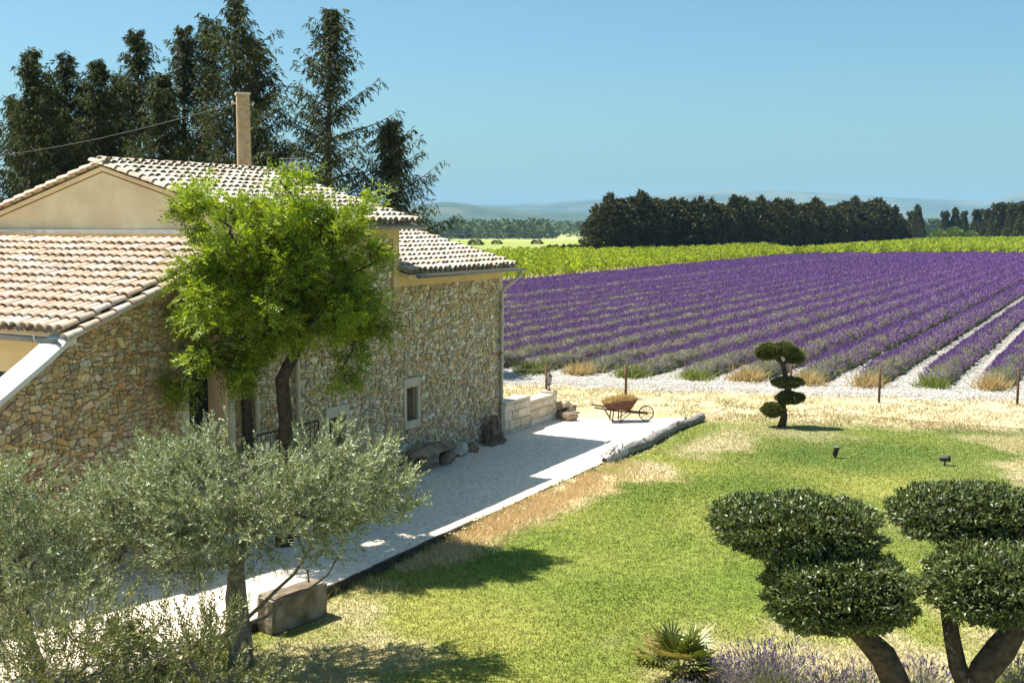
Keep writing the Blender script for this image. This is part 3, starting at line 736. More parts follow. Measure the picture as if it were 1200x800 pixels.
mb = MB(); mb.tube([L(27.80, V0 + .52, 4.70), L(27.78, V0 + .52, 4.58), L(27.66, V0 + .36, 4.40), L(27.48, V0 + .17, 4.22), L(27.42, V0 + .11, 4.08), L(27.42, V0 + .10, 2.0), L(27.42, V0 + .10, .25), L(27.44, V0 + .2, .1)], .048, 10)
dp = hpart(mb, 'downpipe', M_pipe, smooth_shade=True)
for zz in (1.0, 2.4, 3.7):
    m_ = MB(); m_.lathe([(.058, -.02), (.058, .02)], 10, L(27.42, V0 + .10, zz)); m_.build('pipe_clip', M_zinc, dp, True)
mb = MB(); mb.tube([L(18.62, V0 + .11, 5.9), L(18.62, V0 + .11, .1)], .05, 10); hpart(mb, 'downpipe', M_pipe, smooth_shade=True)
mb = MB(); mb.tube([L(17.34, V0 + .11, 5.5), L(17.34, V0 + .11, .1)], .05, 10); hpart(mb, 'downpipe', M_pipe, smooth_shade=True)
mb = MB(); hbox(mb, 16.98, 17.2, V0 - .01, V0 + .1, .1, 3.75); hpart(mb, 'timber_post', M_bark_d)
# landing in front of the door with its iron railing
lz = 1.10
land = MB(); land.rbox(V0 + .06 - VC, -14.22 - VC, 15.1 - UC, 18.1 - UC, -.1, lz, .02); ld = land.build('landing', M_lime, house)
for k in range(6): slab('step', 15.1 - .3 * (k + 1), 15.1 - .3 * k - .003, V0 + .07, -14.22, -.1, lz - .17 * (k + 1), M_lime, ld, .012)
mb = MB(); y0, y1 = 16.2, 18.05
mb.tube([L(y0, -14.28, lz + .93), L(y1, -14.28, lz + .93)], .02, 6); mb.tube([L(y0, -14.28, lz + .12), L(y1, -14.28, lz + .12)], .014, 6)
mb.tube([L(y0 + .3, -14.28, lz + .55), L(y1 - .05, -14.28, lz + .85)], .014, 6)
rail = hpart(mb, 'railing', M_dark, ld)
for k in range(15):
    u = y0 + (y1 - y0) * k / 14; m_ = MB(); m_.tube([L(u, -14.28, lz - .01), L(u, -14.28, lz + .94)], .016 if k % 7 == 0 else .009, 5); m_.build('baluster', M_dark, ld)
# aerial on the ridge of the wing
aer = MB(); au, av = 22.6, -18.6; az = main_z(av)
aer.tube([L(au, av, az - .1), L(au, av, az + .62)], .02, 6); ae = aer.build('aerial', M_zinc, house)
m_ = MB(); m_.tube([L(au - .25, av - .55, az + .22), L(au + .2, av + .5, az + .30)], .012, 5); m_.build('boom', M_zinc, ae)
for k in range(9):
    t = k / 8; m_ = MB(); c = Vector(L(au - .22 + .4 * t, av - .5 + .95 * t, az + .225 + .075 * t)); h_ = .22 - .1 * t
    m_.tube([c + Vector((-.35 * h_, .9 * h_, 0)), c + Vector((.35 * h_, -.9 * h_, 0))], .006, 4); m_.build('element', M_zinc, ae)
m_ = MB()
for k in range(4): m_.tube([L(au - .2, av - .22, az + .32 + .09 * k), L(au + .2, av + .22, az + .34 + .09 * k)], .006, 4)
m_.build('reflector', M_zinc, ae)

# ------------------------------------------------------------------ foliage tools
def leaves(pos, axis, length, width, cols, r_, flat=None, fold=0.0):
    """one diamond leaf per row: base at pos, pointing along axis"""
    n = len(pos); axis = axis / np.maximum(np.linalg.norm(axis, axis=1, keepdims=True), 1e-9)
    rnd = r_.normal(size=(n, 3)) if flat is None else flat
    side = np.cross(axis, rnd); side /= np.maximum(np.linalg.norm(side, axis=1, keepdims=True), 1e-9)
    L_ = np.broadcast_to(np.asarray(length, float), (n,))[:, None]; W_ = np.broadcast_to(np.asarray(width, float), (n,))[:, None] * .5
    mid = pos + axis * L_ * .48
    v = np.stack([pos, mid + side * W_, pos + axis * L_, mid - side * W_], 1).reshape(-1, 3)
    f = np.arange(4 * n).reshape(n, 4)
    return v, f, np.repeat(cols, 4, axis=0)
def blades(pos, axis, length, width, cols, r_):
    """one triangular blade per row"""
    n = len(pos); axis = axis / np.linalg.norm(axis, axis=1, keepdims=True)
    side = np.cross(axis, r_.normal(size=(n, 3))); side /= np.maximum(np.linalg.norm(side, axis=1, keepdims=True), 1e-9)
    L_ = np.broadcast_to(np.asarray(length, float), (n,))[:, None]; W_ = np.broadcast_to(np.asarray(width, float), (n,))[:, None] * .5
    v = np.stack([pos - side * W_, pos + side * W_, pos + axis * L_], 1).reshape(-1, 3)
    return v, np.arange(3 * n).reshape(n, 3), np.repeat(cols, 3, axis=0)
def merge(parts):
    V_, F_, C_ = [], [], []; b = 0
    for v, f, c in parts:
        V_.append(v); F_.append(f + b); C_.append(c); b += len(v)
    return np.concatenate(V_), F_, np.concatenate(C_)
def mixcol(c0, c1, n, r_, jit=.12):
    t = r_.random(n)[:, None]; c = np.array(c0) * (1 - t) + np.array(c1) * t
    return c * (1 + r_.normal(0, jit, (n, 1))).clip(.5, 1.6)
def unit(v): return v / np.maximum(np.linalg.norm(v, axis=-1, keepdims=True), 1e-9)

def grow(trunk, trad, targets, r_, step=.22, rtip=.006, sag=.0, exp=.42):
    """limbs from a trunk polyline to each target: every target joins the nearest wood already there"""
    nodes = [np.array(p, float) for p in trunk]; par = [-1] + list(range(len(trunk) - 1)); ntr = len(trunk)
    start = max(1, int(ntr * .45)); arr = np.zeros((20000, 3)); arr[:ntr] = nodes; cnt = ntr
    top = nodes[-1]; order = np.argsort(np.linalg.norm(targets - top, axis=1)); ends = []
    for ti in order:
        t = targets[ti]
        d = np.linalg.norm(arr[start:cnt] - t, axis=1) + .35 * np.maximum(0, arr[start:cnt, 2] - t[2])
        k = start + int(np.argmin(d)); p = arr[k].copy(); dist = np.linalg.norm(t - p); m = max(1, int(dist / step))
        if cnt + m >= 19990: break
        a = k; off = r_.normal(0, dist * .10, 3)
        for s_ in range(1, m + 1):
            f_ = s_ / m; q = p + (t - p) * f_ + off * math.sin(f_ * math.pi); q[2] += -sag * dist * math.sin(f_ * math.pi)
            arr[cnt] = q; par.append(a); a = cnt; cnt += 1
        ends.append((a, ti))
    w = np.zeros(cnt); 
    for a, _ in ends:
        while a >= 0: w[a] += 1; a = par[a]
    rad = rtip * np.maximum(w, 1) ** exp
    rad[:ntr] = np.maximum(rad[:ntr] * .6, np.array(trad))
    mb = MB()
    # trunk as one skin, limbs as tapered pieces
    mb.tube([tuple(p) for p in arr[:ntr]], list(rad[:ntr]), 10, True, .08)
    for i in range(ntr, cnt):
        a, b = arr[par[i]], arr[i]
        r0 = min(rad[par[i]], rad[i] * 1.35) if par[i] < ntr else rad[par[i]]; r1 = rad[i]
        d = b - a; a2 = a - d * .04
        mb.tube([tuple(a2), tuple(b)], [r0, r1], 5 if r0 > .02 else 4, False)
    dirs = {}
    for a, ti in ends: dirs[ti] = unit(arr[a] - arr[par[a]])
    return mb, dirs
def blob_targets(blobs, n, r_, dmin, ok=None):
    """points spread through a union of ellipsoids (centre, (rx, ry, rz))"""
    vol = np.array([b[1][0] * b[1][1] * b[1][2] for b in blobs]); vol = vol / vol.sum(); out = []
    tries = 0
    while len(out) < n and tries < n * 60:
        tries += 1; b = blobs[r_.choice(len(blobs), p=vol)]
        d = unit(r_.normal(size=3)) * r_.random() ** (1 / 2.4); p = np.array(b[0]) + d * np.array(b[1])
        if ok is not None and not ok(p): continue
        if out and np.min(np.linalg.norm(np.array(out) - p, axis=1)) < dmin: continue
        out.append(p)
    return np.array(out)

# ------------------------------------------------------------------ green pinnate-leaved tree by the door
def green_tree():
    r_ = np.random.default_rng(21); b = ground(334, 640)
    root = empty('garden_tree', (b[0], b[1], .02)); tag(root, 'bright green leafy tree with dark crooked trunk in front of the doorway', 'tree')
    o = np.array([b[0], b[1], .02])
    def P(px, py, dd=0.0): return at(px, py, b[1] + dd) - o
    trunk = [(0, 0, -.1), (0, 0, .5), (.03, 0, 1.0), P(331, 525), P(336, 500), P(333, 470), P(331, 445), P(338, 428), P(345, 415, .1), P(348, 395, .1), P(345, 370)]
    trad = [.17, .15, .14, .135, .13, .125, .12, .12, .11, .09, .07]
    k = b[1] / F
    bl = []
    for (px, py, rx, ry, dd, rd) in [(320, 275, 95, 62, 0, 1.4), (252, 275, 52, 55, -.2, 1.1), (395, 275, 55, 52, .1, 1.1), (300, 350, 92, 62, -.2, 1.5), (392, 345, 52, 62, .1, 1.2), (245, 345, 50, 55, 0, 1.1),
                                 (218, 442, 30, 26, -.3, .5), (240, 405, 45, 45, -.2, .8), (352, 230, 30, 22, 0, .6), (207, 240, 22, 22, 0, .5), (220, 225, 20, 14, 0, .3), (325, 388, 60, 28, -.2, 1.0), (405, 395, 30, 36, .2, .7), (420, 290, 20, 28, .1, .6), (345, 210, 12, 12, 0, .3),
                                 (195, 300, 16, 20, 0, .4), (262, 415, 40, 26, -.3, .8), (385, 425, 32, 20, .2, .5), (436, 300, 10, 22, .1, .3), (205, 385, 18, 30, -.2, .5)]:
        bl.append((P(px, py, dd), (rx * k, rd, ry * k)))
    def ok(p):
        q = p + o; u, v = UV(q); return v > V0 + .25 or q[2] > 6.7
    bl = [(c_, (q_[0] * .93, q_[1] * .93, q_[2] * .95)) for c_, q_ in bl]
    ctr = blob_targets(bl, 92, r_, .40, ok); tg = ctr[r_.integers(0, len(ctr), 800)] + r_.normal(0, 1, (800, 3)) * np.array([.16, .16, .12]); clump_tone = dict((tuple(np.round(c, 3)), r_.normal(0, .16)) for c in ctr)
    tg = np.array([p for p in tg if ok(p)])
    wood, dirs = grow(trunk, trad, tg, r_, .2, .006, -.02)
    wood.build('trunk', M_bark_d, root, True)
    P_, A_, Cc, FL = [], [], [], []
    cen = P(315, 330)
    for i, t in enumerate(tg):
        if i not in dirs: continue
        nl = r_.integers(10, 16); out = unit(t - cen + np.array([0, 0, .3]))
        tint = r_.random() + clump_tone[tuple(np.round(ctr[np.argmin(np.linalg.norm(ctr - t, axis=1))], 3))] * 1.6
        for _ in range(nl):
            a = unit(out * .6 + dirs[i] * .4 + r_.normal(0, .75, 3)); a[2] -= .1; p0 = t + r_.normal(0, .09, 3); ln = r_.uniform(.16, .28)
            sd = unit(np.cross(a, r_.normal(size=3) * .5 + np.array([0, 0, 1.0]))); nn = np.cross(sd, a)
            m = 5
            for s_ in range(m):
                q = p0 + a * ln * (s_ + .5) / m - np.array([0, 0, .05 * (s_ / m) ** 2])
                for sg in (-1, 1):
                    P_.append(q); A_.append(sd * sg * .85 + a * .5); FL.append(nn + r_.normal(0, .35, 3)); Cc.append(tint)
            P_.append(p0 + a * ln); A_.append(a); FL.append(nn); Cc.append(tint)
    n = len(P_); P_ = np.array(P_); A_ = np.array(A_); FL = np.array(FL); Cc = np.array(Cc)
    c = mixcol((.14, .22, .02), (.33, .39, .038), n, r_, .14) * (.72 + .5 * Cc[:, None]).clip(.4, 1.5)
    v, f, cc = leaves(P_, A_, r_.uniform(.055, .085, n), r_.uniform(.026, .038, n), c, r_, FL)
    link('crown', np_mesh('crown', v, f, M_leaf_tree, cc), root)
    print('green tree leaves', n)
green_tree()

# ------------------------------------------------------------------ olive trees
def olive(label, base_px, trunkpts, trad, blobs, n, seed, shoots=(6, 9), dmin=.13, tone=1.0, height_bias=0.4, group=None):
    r_ = np.random.default_rng(seed); b = np.array(base_px, float)
    z0 = float(lawn_z(np.array([b[0]]), np.array([b[1]]))[0]); o = np.array([b[0], b[1], z0])
    root = empty('olive_tree', tuple(o)); tag(root, label, 'tree', group)
    tr = [np.array(p) - o if len(p) == 3 and abs(p[1]) > 5 else np.array(p) for p in trunkpts]
    bl = [(np.array(c) - o, rr) for c, rr in blobs]
    tg = blob_targets(bl, n, r_, dmin, lambda p: p[2] > .25)
    wood, dirs = grow(tr, trad, tg, r_, .16, .005, .02, .46)
    wood.build('trunk', M_bark_g, root, True)
    cen = np.mean(np.array([c for c, _ in bl]), 0); P_, A_, S_ = [], [], []
    for i, t in enumerate(tg):
        if i not in dirs: continue
        k = r_.integers(*shoots)
        for _ in range(k):
            a = unit(unit(t - cen) * .5 + dirs[i] * .5 + np.array([0, 0, height_bias]) + r_.normal(0, .5, 3)); ln = r_.uniform(.18, .42); m = int(ln / .024)
            bend = r_.normal(0, .12, 3) + np.array([0, 0, .05])
            sdv = unit(np.cross(a, r_.normal(size=3))); up = np.cross(a, sdv)
            p0 = t + r_.normal(0, .06, 3)
            for s_ in range(m):
                f_ = s_ / m; q = p0 + a * ln * f_ + bend * f_ * f_ * ln
                d = sdv if s_ % 2 else up
                for sg in (-1, 1):
                    P_.append(q); A_.append(d * sg * .7 + a * (.75 + .5 * f_) + r_.normal(0, .12, 3)); S_.append(1 - .35 * f_)
    n_ = len(P_); P_ = np.array(P_); A_ = np.array(A_); S_ = np.array(S_)
    silver = (r_.random(n_) < .46)[:, None]
    c = np.where(silver, mixcol((.36, .39, .25), (.50, .52, .35), n_, r_, .12), mixcol((.13, .16, .06), (.26, .29, .12), n_, r_, .15))
    c = c * tone * (np.array([1.08, 1.0, .8]) if tone < 1 else 1.0)
    yl = (r_.random(n_) < .012)[:, None]; c = np.where(yl, np.array([.42, .30, .05]), c)
    v, f, cc = leaves(P_, A_, r_.uniform(.055, .09, n_) * S_, r_.uniform(.014, .022, n_), c, r_)
    link('crown', np_mesh('crown', v, f, M_leaf_olive, cc), root)
    print('olive', n_)
    return root
def pxb(lst, D): return [(at(px, py, D + dd), (rx * D / F, rd, ry * D / F)) for px, py, rx, ry, dd, rd in lst]
ob = ground(277, 776, -.12); D0 = ob[1]
olive('wide silver-green olive tree beside the stone block, crown covering the doorstep', ob,
      [(0, 0, -.1), (.02, 0, .25), at(277, 735, D0), at(272, 700, D0), at(276, 670, D0 - .05), at(283, 645, D0), at(292, 625, D0)], [.135, .115, .11, .10, .095, .08, .06],
      pxb([(388, 572, 70, 44, .2, .9), (448, 578, 34, 34, .3, .6), (312, 588, 62, 44, 0, 1.1), (232, 572, 62, 52, 0, 1.2), (155, 592, 60, 46, -.2, 1.1), (112, 640, 52, 34, -.3, .9), (200, 640, 68, 38, -.3, 1.1), (275, 630, 54, 34, -.2, .9),
           (375, 618, 52, 30, .2, .8), (430, 616, 36, 24, .3, .5), (243, 522, 26, 22, .2, .5), (380, 522, 32, 22, .3, .5), (195, 536, 36, 22, .2, .6), (440, 545, 24, 16, .3, .4)], D0), 470, 5)
# its low limbs reaching out over the stone block
ol1 = bpy.data.objects['olive_tree']; mb = MB(); oo = np.array(ol1.location)
for path, rr in (([(285, 728), (305, 710), (325, 690), (345, 672), (358, 652), (365, 635)], .032), ([(285, 735), (312, 722), (335, 702), (365, 688), (385, 672), (396, 652)], .024), ([(362, 682), (360, 665), (375, 650), (382, 638)], .014)):
    mb.tube([tuple(at(x, y, D0 - .1 + .03 * k) - oo) for k, (x, y) in enumerate(path)], [rr * (1 - .5 * k / len(path)) for k in range(len(path))], 6)
mb.tube([(.16, -.05, -.1), (.15, -.05, .4), (.1, -.03, 1.0), tuple(at(281, 660, D0) - oo)], [.1, .09, .08, .06], 8, True, .06)
mb.build('low_limb', M_bark_g, ol1, True)
ob2 = np.array([-6.05, 14.0, 0]); D2_ = 14.0
olive('olive tree with a thin leaning trunk beside the rubble wall, left of the widest olive', ob2,
      [(0, 0, -.1), (.02, 0, .5), at(33, 745, D2_), at(28, 715, D2_), at(22, 690, D2_)], [.09, .08, .075, .07, .05],
      pxb([(15, 610, 50, 50, 0, .8), (35, 670, 65, 45, 0, 1.0), (-40, 640, 70, 60, 0, 1.0), (5, 560, 26, 28, 0, .5), (90, 690, 40, 30, -.2, .7), (-20, 700, 50, 40, 0, .8)], D2_), 230, 6)
for k, (bx, by, lst, n, sd, lb) in enumerate([
    (-3.6, 12.3, [(215, 790, 55, 50, 0, .7), (250, 750, 40, 30, 0, .5), (170, 750, 45, 35, 0, .6), (290, 800, 50, 30, 0, .5), (335, 800, 40, 22, 0, .4)], 70, 8, 'low olive bush of upright twigs at the foot of the widest olive'),
    (-4.9, 11.9, [(60, 790, 70, 60, 0, .8), (120, 745, 50, 40, 0, .6), (10, 760, 45, 40, 0, .6), (130, 810, 60, 40, 0, .7)], 120, 9, 'dense low olive bush beneath the leaning olive trunk')]):
    z0 = -.13
    olive(lb, (bx, by, 0), [(0, 0, -.1), (.03, 0, .3), (.02, .05, .55), (.0, .05, .75)], [.05, .045, .04, .03], pxb(lst, by), n, sd, (4, 7), .12, .62, .8)

# ------------------------------------------------------------------ clipped cloud trees
def pad_mesh(name, c, rx, ry, rz, n, r_, core=True):
    e = 3.2
    d = r_.normal(size=(n, 3)); d = unit(d)
    s_ = 1 / (np.abs(d[:, 0]) ** e + np.abs(d[:, 1]) ** e + np.abs(d[:, 2]) ** e) ** (1 / e)
    lump = 1 + .15 * (fbm(d[:, 0] * 3 + c[0] * 7, d[:, 1] * 3 + d[:, 2] * 4, 1.0) - .5) * 2
    S = d * (s_ * lump)[:, None]
    nrm = unit(np.sign(S) * np.abs(S) ** (e - 1) / np.array([rx, ry, rz]))
    hol = fbm(d[:, 0] * 5 + c[0] * 3, d[:, 1] * 5 + d[:, 2] * 6, 1.0)
    depth = 1 + .03 * r_.normal(size=n) - np.abs(r_.normal(0, .04, n)) - .10 * (hol < .38)
    dz = np.where(S[:, 2] < -.3, .8, 1.0)
    P_ = np.c_[S[:, 0] * rx, S[:, 1] * ry, S[:, 2] * rz * dz] * depth[:, None]
    A_ = nrm * .8 + r_.normal(0, .75, (n, 3)) + np.array([0, 0, .25])
    c0 = mixcol((.035, .055, .013), (.155, .185, .05), n, r_, .22) * (.6 + .8 * hol[:, None])
    sil = (r_.random(n) < .10)[:, None]; c0 = np.where(sil, mixcol((.22, .26, .15), (.30, .33, .2), n, r_, .1), c0)
    v, f, cc = leaves(P_ - unit(A_) * .02, A_, r_.uniform(.045, .08, n), r_.uniform(.017, .028, n), c0, r_)
    k_ = r_.choice(n, 260, replace=False); P_, A_ = P_.copy(), A_.copy()          # young shoots past the last clipping
    sh_ = [(P_[k_] + nrm[k_] * .03 * q, nrm[k_] + np.array([0, 0, .5]) + r_.normal(0, .5, (260, 3))) for q in range(3)]
    xs_ = [leaves(p, a, r_.uniform(.03, .055, 260), .016, mixcol((.14, .19, .045), (.27, .31, .09), 260, r_, .1), r_) for p, a in sh_]
    # dark leaf cards within, the pad's inner shade put into their colour
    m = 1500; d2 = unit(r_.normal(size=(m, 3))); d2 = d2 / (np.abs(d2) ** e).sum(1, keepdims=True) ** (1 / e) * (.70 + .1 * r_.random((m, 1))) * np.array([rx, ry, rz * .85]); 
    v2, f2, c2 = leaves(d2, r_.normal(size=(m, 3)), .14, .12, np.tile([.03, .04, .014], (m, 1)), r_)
    V_, F_, C_ = merge([(v, f, cc), (v2, f2, c2)] + xs_)
    return V_, F_, C_
def cloud_tree(label, base, trunks, pads, seed):
    r_ = np.random.default_rng(seed); o = np.array(base, float); root = empty('cloud_pruned_tree', tuple(o)); tag(root, label, 'tree', 'cloud pruned trees')
    mb = MB()
    for pts, rad in trunks: mb.tube([tuple(np.array(p) - o) for p in pts], [q * .84 for q in rad], 12, True, .10)
    mb.build('trunk', M_bark, root, True)
    for (c, rx, ry, rz, n) in pads:
        V_, F_, C_ = pad_mesh('leaf_pad', c, rx, ry, rz, n, r_)
        ob_ = link('leaf_pad', np_mesh('leaf_pad', V_, F_, M_leaf_pad, C_), root); ob_.location = tuple(np.array(c) - o)
b1 = at(1062, 860, 12.4); b1[2] = -.15
c1 = at(932, 617, 13.1); c2 = at(982, 697, 12.5)
cloud_tree('cloud-pruned tree whose two clipped pads hang above the foreground lavender', b1,
    [([b1 + [0.05, 0, -.1], at(1060, 830, 12.4), at(1048, 795, 12.4), at(1035, 768, 12.42), at(1015, 748, 12.45), at(995, 730, 12.5), at(985, 705, 12.5)], [.24, .20, .185, .18, .16, .12, .06]),
     ([at(1022, 752, 12.5), at(985, 725, 12.7), at(940, 690, 12.95), at(915, 660, 13.05), at(905, 630, 13.1)], [.10, .08, .06, .05, .03]),
     ([at(930, 680, 13.0), at(960, 650, 13.1), at(975, 625, 13.1)], [.04, .035, .02]), ([at(915, 662, 13.05), at(880, 645, 13.05), at(860, 620, 13.1)], [.03, .025, .015]),
     ([at(925, 672, 13.0), at(900, 652, 13.0), at(885, 625, 13.1)], [.022, .02, .012])],
    [(c1, .95, .72, .33, 15000), (c2, .80, .64, .43, 15000)], 31)
b2 = at(1140, 850, 12.5); b2[2] = -.15
c3 = at(1136, 602, 13.7); c4 = at(1172, 686, 12.5)
cloud_tree('cloud-pruned tree with a forked pale trunk under two clipped pads', b2,
    [([b2, at(1136, 825, 12.5), at(1133, 805, 12.5), at(1122, 780, 12.55), at(1116, 750, 12.6), at(1112, 720, 12.7), at(1116, 690, 13.0), at(1128, 640, 13.5), at(1132, 610, 13.7)], [.2, .16, .13, .115, .11, .1, .08, .06, .04]),
     ([at(1136, 830, 12.5), at(1143, 805, 12.48), at(1152, 785, 12.45), at(1172, 760, 12.45), at(1186, 740, 12.5), at(1182, 715, 12.5), at(1172, 690, 12.5)], [.17, .17, .19, .19, .18, .12, .06])],
    [(c3, .88, .72, .33, 13000), (c4, .79, .64, .43, 15000)], 33)

# ------------------------------------------------------------------ conifers behind the roof
def conifer(name, label, tip_px, D, hwid, seed, group=None, lean=0.0, gap=.12, mat=M_leaf_con):
    r_ = np.random.default_rng(seed); tip = at(*tip_px, D); b = np.array([tip[0] - lean, D, 0.0]); Ht = tip[2]
    root = empty(name, tuple(b)); tag(root, label, 'tree', group)
    mb = MB(); path = [np.array([lean * (t ** 1.5) + .12 * math.sin(t * 5 + seed), .1 * math.sin(t * 4 + seed * 2), Ht * t]) for t in np.linspace(0, .985, 14)]
    path[0][:2] = 0
    mb.tube([tuple(p) for p in path], [.28 * (1 - .93 * t) * (Ht / 15) for t in np.linspace(0, 1, 14)], 8)
    P_, A_, Tn = [], [], []
    z = Ht * .12; pz = [p[2] for p in path]
    while z < Ht * .985:
        t = z / Ht; prof = (1 - t) ** .82 * (.6 + .4 * min(1, t / .22)); pc0 = np.array([np.interp(z, pz, [p[k] for p in path]) for k in range(3)])
        nl = r_.integers(4, 6); az0 = r_.uniform(0, 6.28); big = r_.uniform(.55, 1.3)
        for w in range(nl):
            ln = hwid * prof * big * r_.uniform(.5, 1.2) + .06
            if r_.random() < gap: ln *= .5
            az = az0 + 6.283 * w / nl + r_.normal(0, .3); d = np.array([math.cos(az), math.sin(az), 0.0]); pd_ = np.array([-d[1], d[0], 0.0])
            pc = pc0 + np.array([0, 0, r_.normal(0, .12)]); up0 = r_.uniform(.05, .4) + .55 * t
            m = max(3, int(ln / .2)); pts = []
            for s_ in range(m + 1):
                f_ = s_ / m; pts.append(pc + d * ln * f_ + np.array([0, 0, ln * (up0 * f_ - .42 * (1 - .6 * t) * f_ * f_ + .22 * f_ ** 4)]) + pd_ * .08 * ln * math.sin(f_ * 4 + w))
            mb.tube([tuple(p) for p in pts], [max(.008, .05 * (1 - .9 * s_ / m) * min(1, ln / 2)) for s_ in range(m + 1)], 4, False)
            tone = r_.normal(0, .2)
            for s_ in range(m + 1):
                f_ = s_ / m
                if f_ < .12 and ln > 1: continue
                for sg in (-1, 1, 0):
                    bl = (r_.uniform(.34, .74) * (1.15 - .5 * f_) * min(1, .22 + ln / 2.6)) if sg else min(.3, .12 + .2 * ln)
                    sd = unit(pd_ * sg + d * r_.uniform(.3, .9) + np.array([0, 0, r_.normal(-.05, .15)])); q = pts[s_] + r_.normal(0, .04, 3)
                    for j in range(6):
                        g = (j + .2) / 6; P_.append(q + sd * bl * g + np.array([0, 0, -.45 * bl * g * g])); A_.append(sd * .55 + r_.normal(0, .3, 3) + np.array([0, 0, -.75 * g - .15])); Tn.append(tone + .25 * (f_ - .5))
        z += r_.uniform(.26, .44) * (Ht / 14) * (1.0 if t < .75 else .7)
    mb.build('trunk', M_bark, root, True)
    n = len(P_); c = mixcol((.018, .028, .010), (.082, .096, .030), n, r_, .2) * (1 + np.array(Tn)[:, None]).clip(.5, 1.6)
    br = (r_.random(n) < .08)[:, None]; c = np.where(br, mixcol((.10, .07, .035), (.14, .11, .05), n, r_, .1), c)
    v, f, cc = leaves(np.array(P_), np.array(A_), r_.uniform(.15, .30, n), r_.uniform(.036, .062, n), c, r_)
    link('crown', np_mesh('crown', v, f, mat, cc), root)
    return n
tot = 0
GC = 'conifers in a row behind the farmhouse'
for (px, py, D, hw, lb, ln, gp) in [
    (-22, 150, 47, 1.9, 'shortest conifer at the open end of the row beyond the tan gable', 0, .15),
    (38, 58, 47, 2.2, 'second conifer from the open end of the row beyond the tan gable', 0, .2), (76, 62, 50, 2.0, 'third conifer from the open end of the row beyond the tan gable', .2, .2),
    (118, 70, 48, 1.9, 'low conifer beyond the gable, shorter than both its row neighbours', -.1, .2), (158, 34, 49, 2.2, 'tall pointed conifer rising beyond the apex of the tan gable', .1, .1),
    (216, 28, 50, 2.1, 'dark dense conifer directly left of the tallest conifer', 0, .08), (190, 82, 46, 1.7, 'low dark conifer between the pointed one and the dense cluster', 0, .1),
    (57, 88, 49, 2.2, 'conifer filling the gap between the second and third of the row', .1, .1), (98, 96, 50, 2.2, 'low bushy conifer filling the row before the shorter one', 0, .1), (138, 84, 51, 2.2, 'bushy conifer tucked behind the pointed one beyond the gable apex', 0, .1), (20, 110, 50, 2.2, 'low broad conifer beside the second of the row', 0, .1),
    (277, -6, 47, 3.3, 'tallest dark conifer, standing behind the concrete pole', 0, .05), (243, 20, 50, 2.4, 'dark conifer crowded against the tallest one', .2, .08),
    (300, 40, 49, 2.6, 'bushy conifer just behind the concrete pole', .3, .08),
    (384, 10, 46, 2.8, 'tall conifer with drooping boughs behind the roof aerial', 0, .05), (455, 141, 46, 2.3, 'short slender conifer at the end of the row, near the wing roof', -.15, .05)]:
    tot += conifer('conifer', lb, (px, py), D, hw * 1.62, int(px * 7 + 500), GC, ln, gp)
print('conifer leaves', tot)

